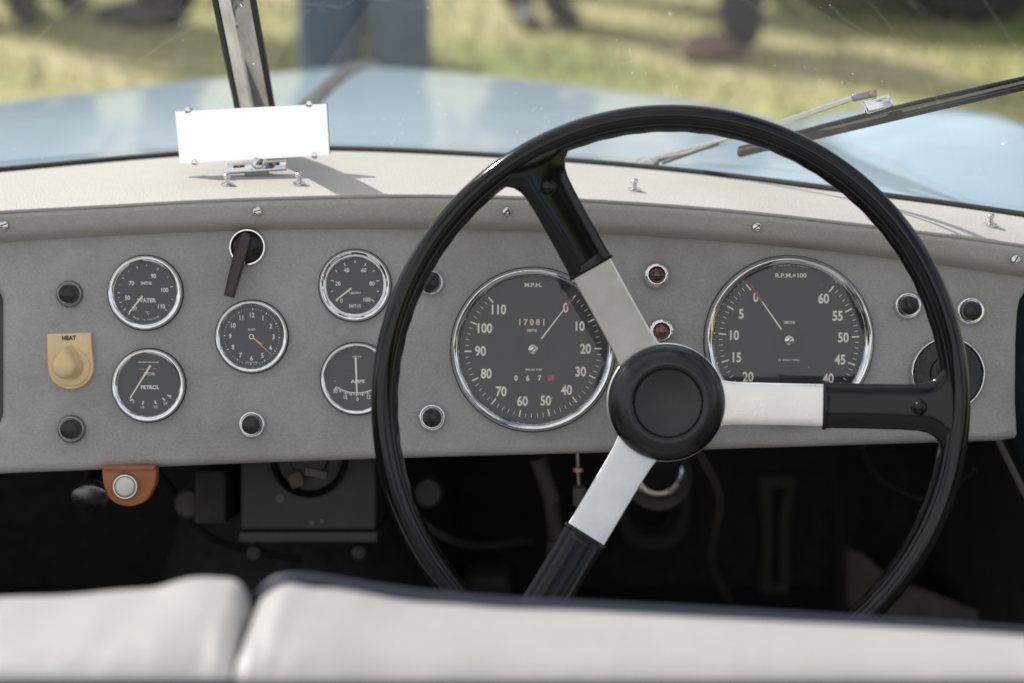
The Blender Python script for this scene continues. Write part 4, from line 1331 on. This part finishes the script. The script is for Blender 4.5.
# ------------------------------------------------------------------ parked dark car, top right
pc = thing('parked_car', 'dark parked saloon car on the grass at the top right', 'car', (2.85, 7.75, 0), world=True, rz=DR(4))
sec = [(-2.1, .45, .62, .62), (-2.0, .34, .78, .70), (-1.4, .28, .88, .78), (-.8, .26, .93, .80), (0, .25, .93, .80), (.9, .26, .93, .80), (1.4, .28, .88, .78), (1.95, .34, .78, .70), (2.1, .45, .62, .62)]
rows = []
for x, z0, z1, hw in sec:
    r = []
    for k in range(20):
        a = 2 * PI * k / 20; c_, s_ = math.cos(a), math.sin(a)
        r.append(Vector((x, hw * math.copysign(abs(c_) ** .5, c_), (z0 + z1) / 2 + (z1 - z0) / 2 * math.copysign(abs(s_) ** .5, s_))))
    rows.append(r)
g = MB(); g.grid(rows, 'carblack', cu=True, capu=True); g.build('body', pc, ang=60)
rows = []
for x, z1, hw in ((-1.35, .90, .62), (-1.0, 1.20, .60), (-.6, 1.38, .58), (.1, 1.42, .58), (.6, 1.30, .58), (1.0, .92, .62)):
    rows.append([Vector((x, -hw - .08, .86)), Vector((x, -hw + .02, (z1 + .86) / 2 + .06)), Vector((x, -hw + .12, z1)), Vector((x, hw - .12, z1)), Vector((x, hw - .02, (z1 + .86) / 2 + .06)), Vector((x, hw + .08, .86))])
g = MB(); g.grid(rows, 'cglass', capu=True); g.build('cabin', pc, ang=40)
for x in (-1.25, 1.3):
    for y in (-.70, .70):
        g = MB(); s_ = 1 if y > 0 else -1
        g.lathe([(.17, -.09), (.29, -.09), (.325, -.06), (.33, 0), (.325, .06), (.29, .09), (.17, .09)], 'tyre', (x, y, .33), seg=36, axis=(0, 1, 0)); o_ = g.build('wheel', pc)
        g = MB(); g.lathe([(.18, .05), (.17, .085), (.08, .075), (0, .10)], 'dullchrome', (x, y, .33), seg=28, axis=(0, s_, 0)); g.build('hub_cap', o_)
for y in (-.52, .52):
    g = MB(); g.lathe([(.09, -.02), (.09, .02), (.06, .04), (0, .05)], 'lamp', (-2.08, y, .62), seg=24, axis=(-1, 0, 0)); g.build('headlight', pc)
g = MB(); g.box((-2.14, 0, .42), (.06, 1.5, .09), 'chrome', bev=.02); g.build('bumper', pc)
# ------------------------------------------------------------------ camera, sky, sun
cam = bpy.data.cameras.new('camera'); co = bpy.data.objects.new('camera', cam); COL.objects.link(co)
cam.lens = LENS; cam.sensor_width = 36; cam.sensor_fit = 'HORIZONTAL'; cam.clip_start = .02; cam.clip_end = 3000
co.matrix_world = FRM
cam.dof.use_dof = True; cam.dof.focus_distance = 1.45; cam.dof.aperture_fstop = 3.8; cam.dof.aperture_blades = 0
sc.camera = co
SUN = Vector((-.66, .55, .85)).normalized()
elev = math.asin(SUN.z); az = math.atan2(SUN.x, SUN.y)     # clockwise from +Y
sl = bpy.data.lights.new('sun', 'SUN'); so = bpy.data.objects.new('sun', sl); COL.objects.link(so)
sl.energy = 4.8; sl.angle = DR(.55); sl.color = (1, .955, .89)
so.rotation_euler = (-SUN).to_track_quat('-Z', 'Y').to_euler(); so.location = (0, 0, 20)
wd = bpy.data.worlds.new('World'); sc.world = wd; wd.use_nodes = True
N = wd.node_tree.nodes; L = wd.node_tree.links
bg = N['Background']; sky = N.new('ShaderNodeTexSky'); sky.sky_type = 'NISHITA'; sky.sun_disc = False
sky.sun_elevation = elev; sky.sun_rotation = az; sky.dust_density = 2.0; sky.air_density = 1.0
tc = N.new('ShaderNodeTexCoord'); nz = N.new('ShaderNodeTexNoise'); nz.inputs['Scale'].default_value = 2.2; nz.inputs['Detail'].default_value = 7; nz.inputs['Roughness'].default_value = .55
mp = N.new('ShaderNodeMapping'); mp.inputs['Scale'].default_value = (1, 1, 2.2); L.new(tc.outputs['Generated'], mp.inputs['Vector']); L.new(mp.outputs[0], nz.inputs['Vector'])
cr = N.new('ShaderNodeValToRGB'); cr.color_ramp.elements[0].position = .38; cr.color_ramp.elements[1].position = .58
# bright cloud bank added low behind the car to whiten the mirror
dp = N.new('ShaderNodeVectorMath'); dp.operation = 'DOT_PRODUCT'; dp.inputs[1].default_value = Vector((-.13, -.93, .33)).normalized()
L.new(tc.outputs['Generated'], dp.inputs[0])
bk = N.new('ShaderNodeMapRange'); bk.interpolation_type = 'SMOOTHSTEP'; bk.inputs['From Min'].default_value = .90; bk.inputs['From Max'].default_value = .98; bk.inputs['To Max'].default_value = .22
L.new(dp.outputs['Value'], bk.inputs['Value'])
adn = N.new('ShaderNodeMath'); adn.operation = 'ADD'; L.new(nz.outputs['Fac'], adn.inputs[0]); L.new(bk.outputs[0], adn.inputs[1])
L.new(adn.outputs[0], cr.inputs[0])
mx = N.new('ShaderNodeMix'); mx.data_type = 'RGBA'; mx.inputs['B'].default_value = (9.6, 9.6, 9.6, 1)
L.new(cr.outputs[0], mx.inputs['Factor']); L.new(sky.outputs[0], mx.inputs['A']); L.new(mx.outputs['Result'], bg.inputs['Color'])
bg.inputs['Strength'].default_value = .10
vs = sc.view_settings; vs.view_transform = 'Standard'; vs.look = 'None'; vs.gamma = 1; vs.use_curve_mapping = False
vs.exposure = 0.12
sc.cycles.use_denoising = True
sc.cycles.max_bounces = 10; sc.cycles.transparent_max_bounces = 12
sc.cycles.caustics_reflective = False; sc.cycles.caustics_refractive = False
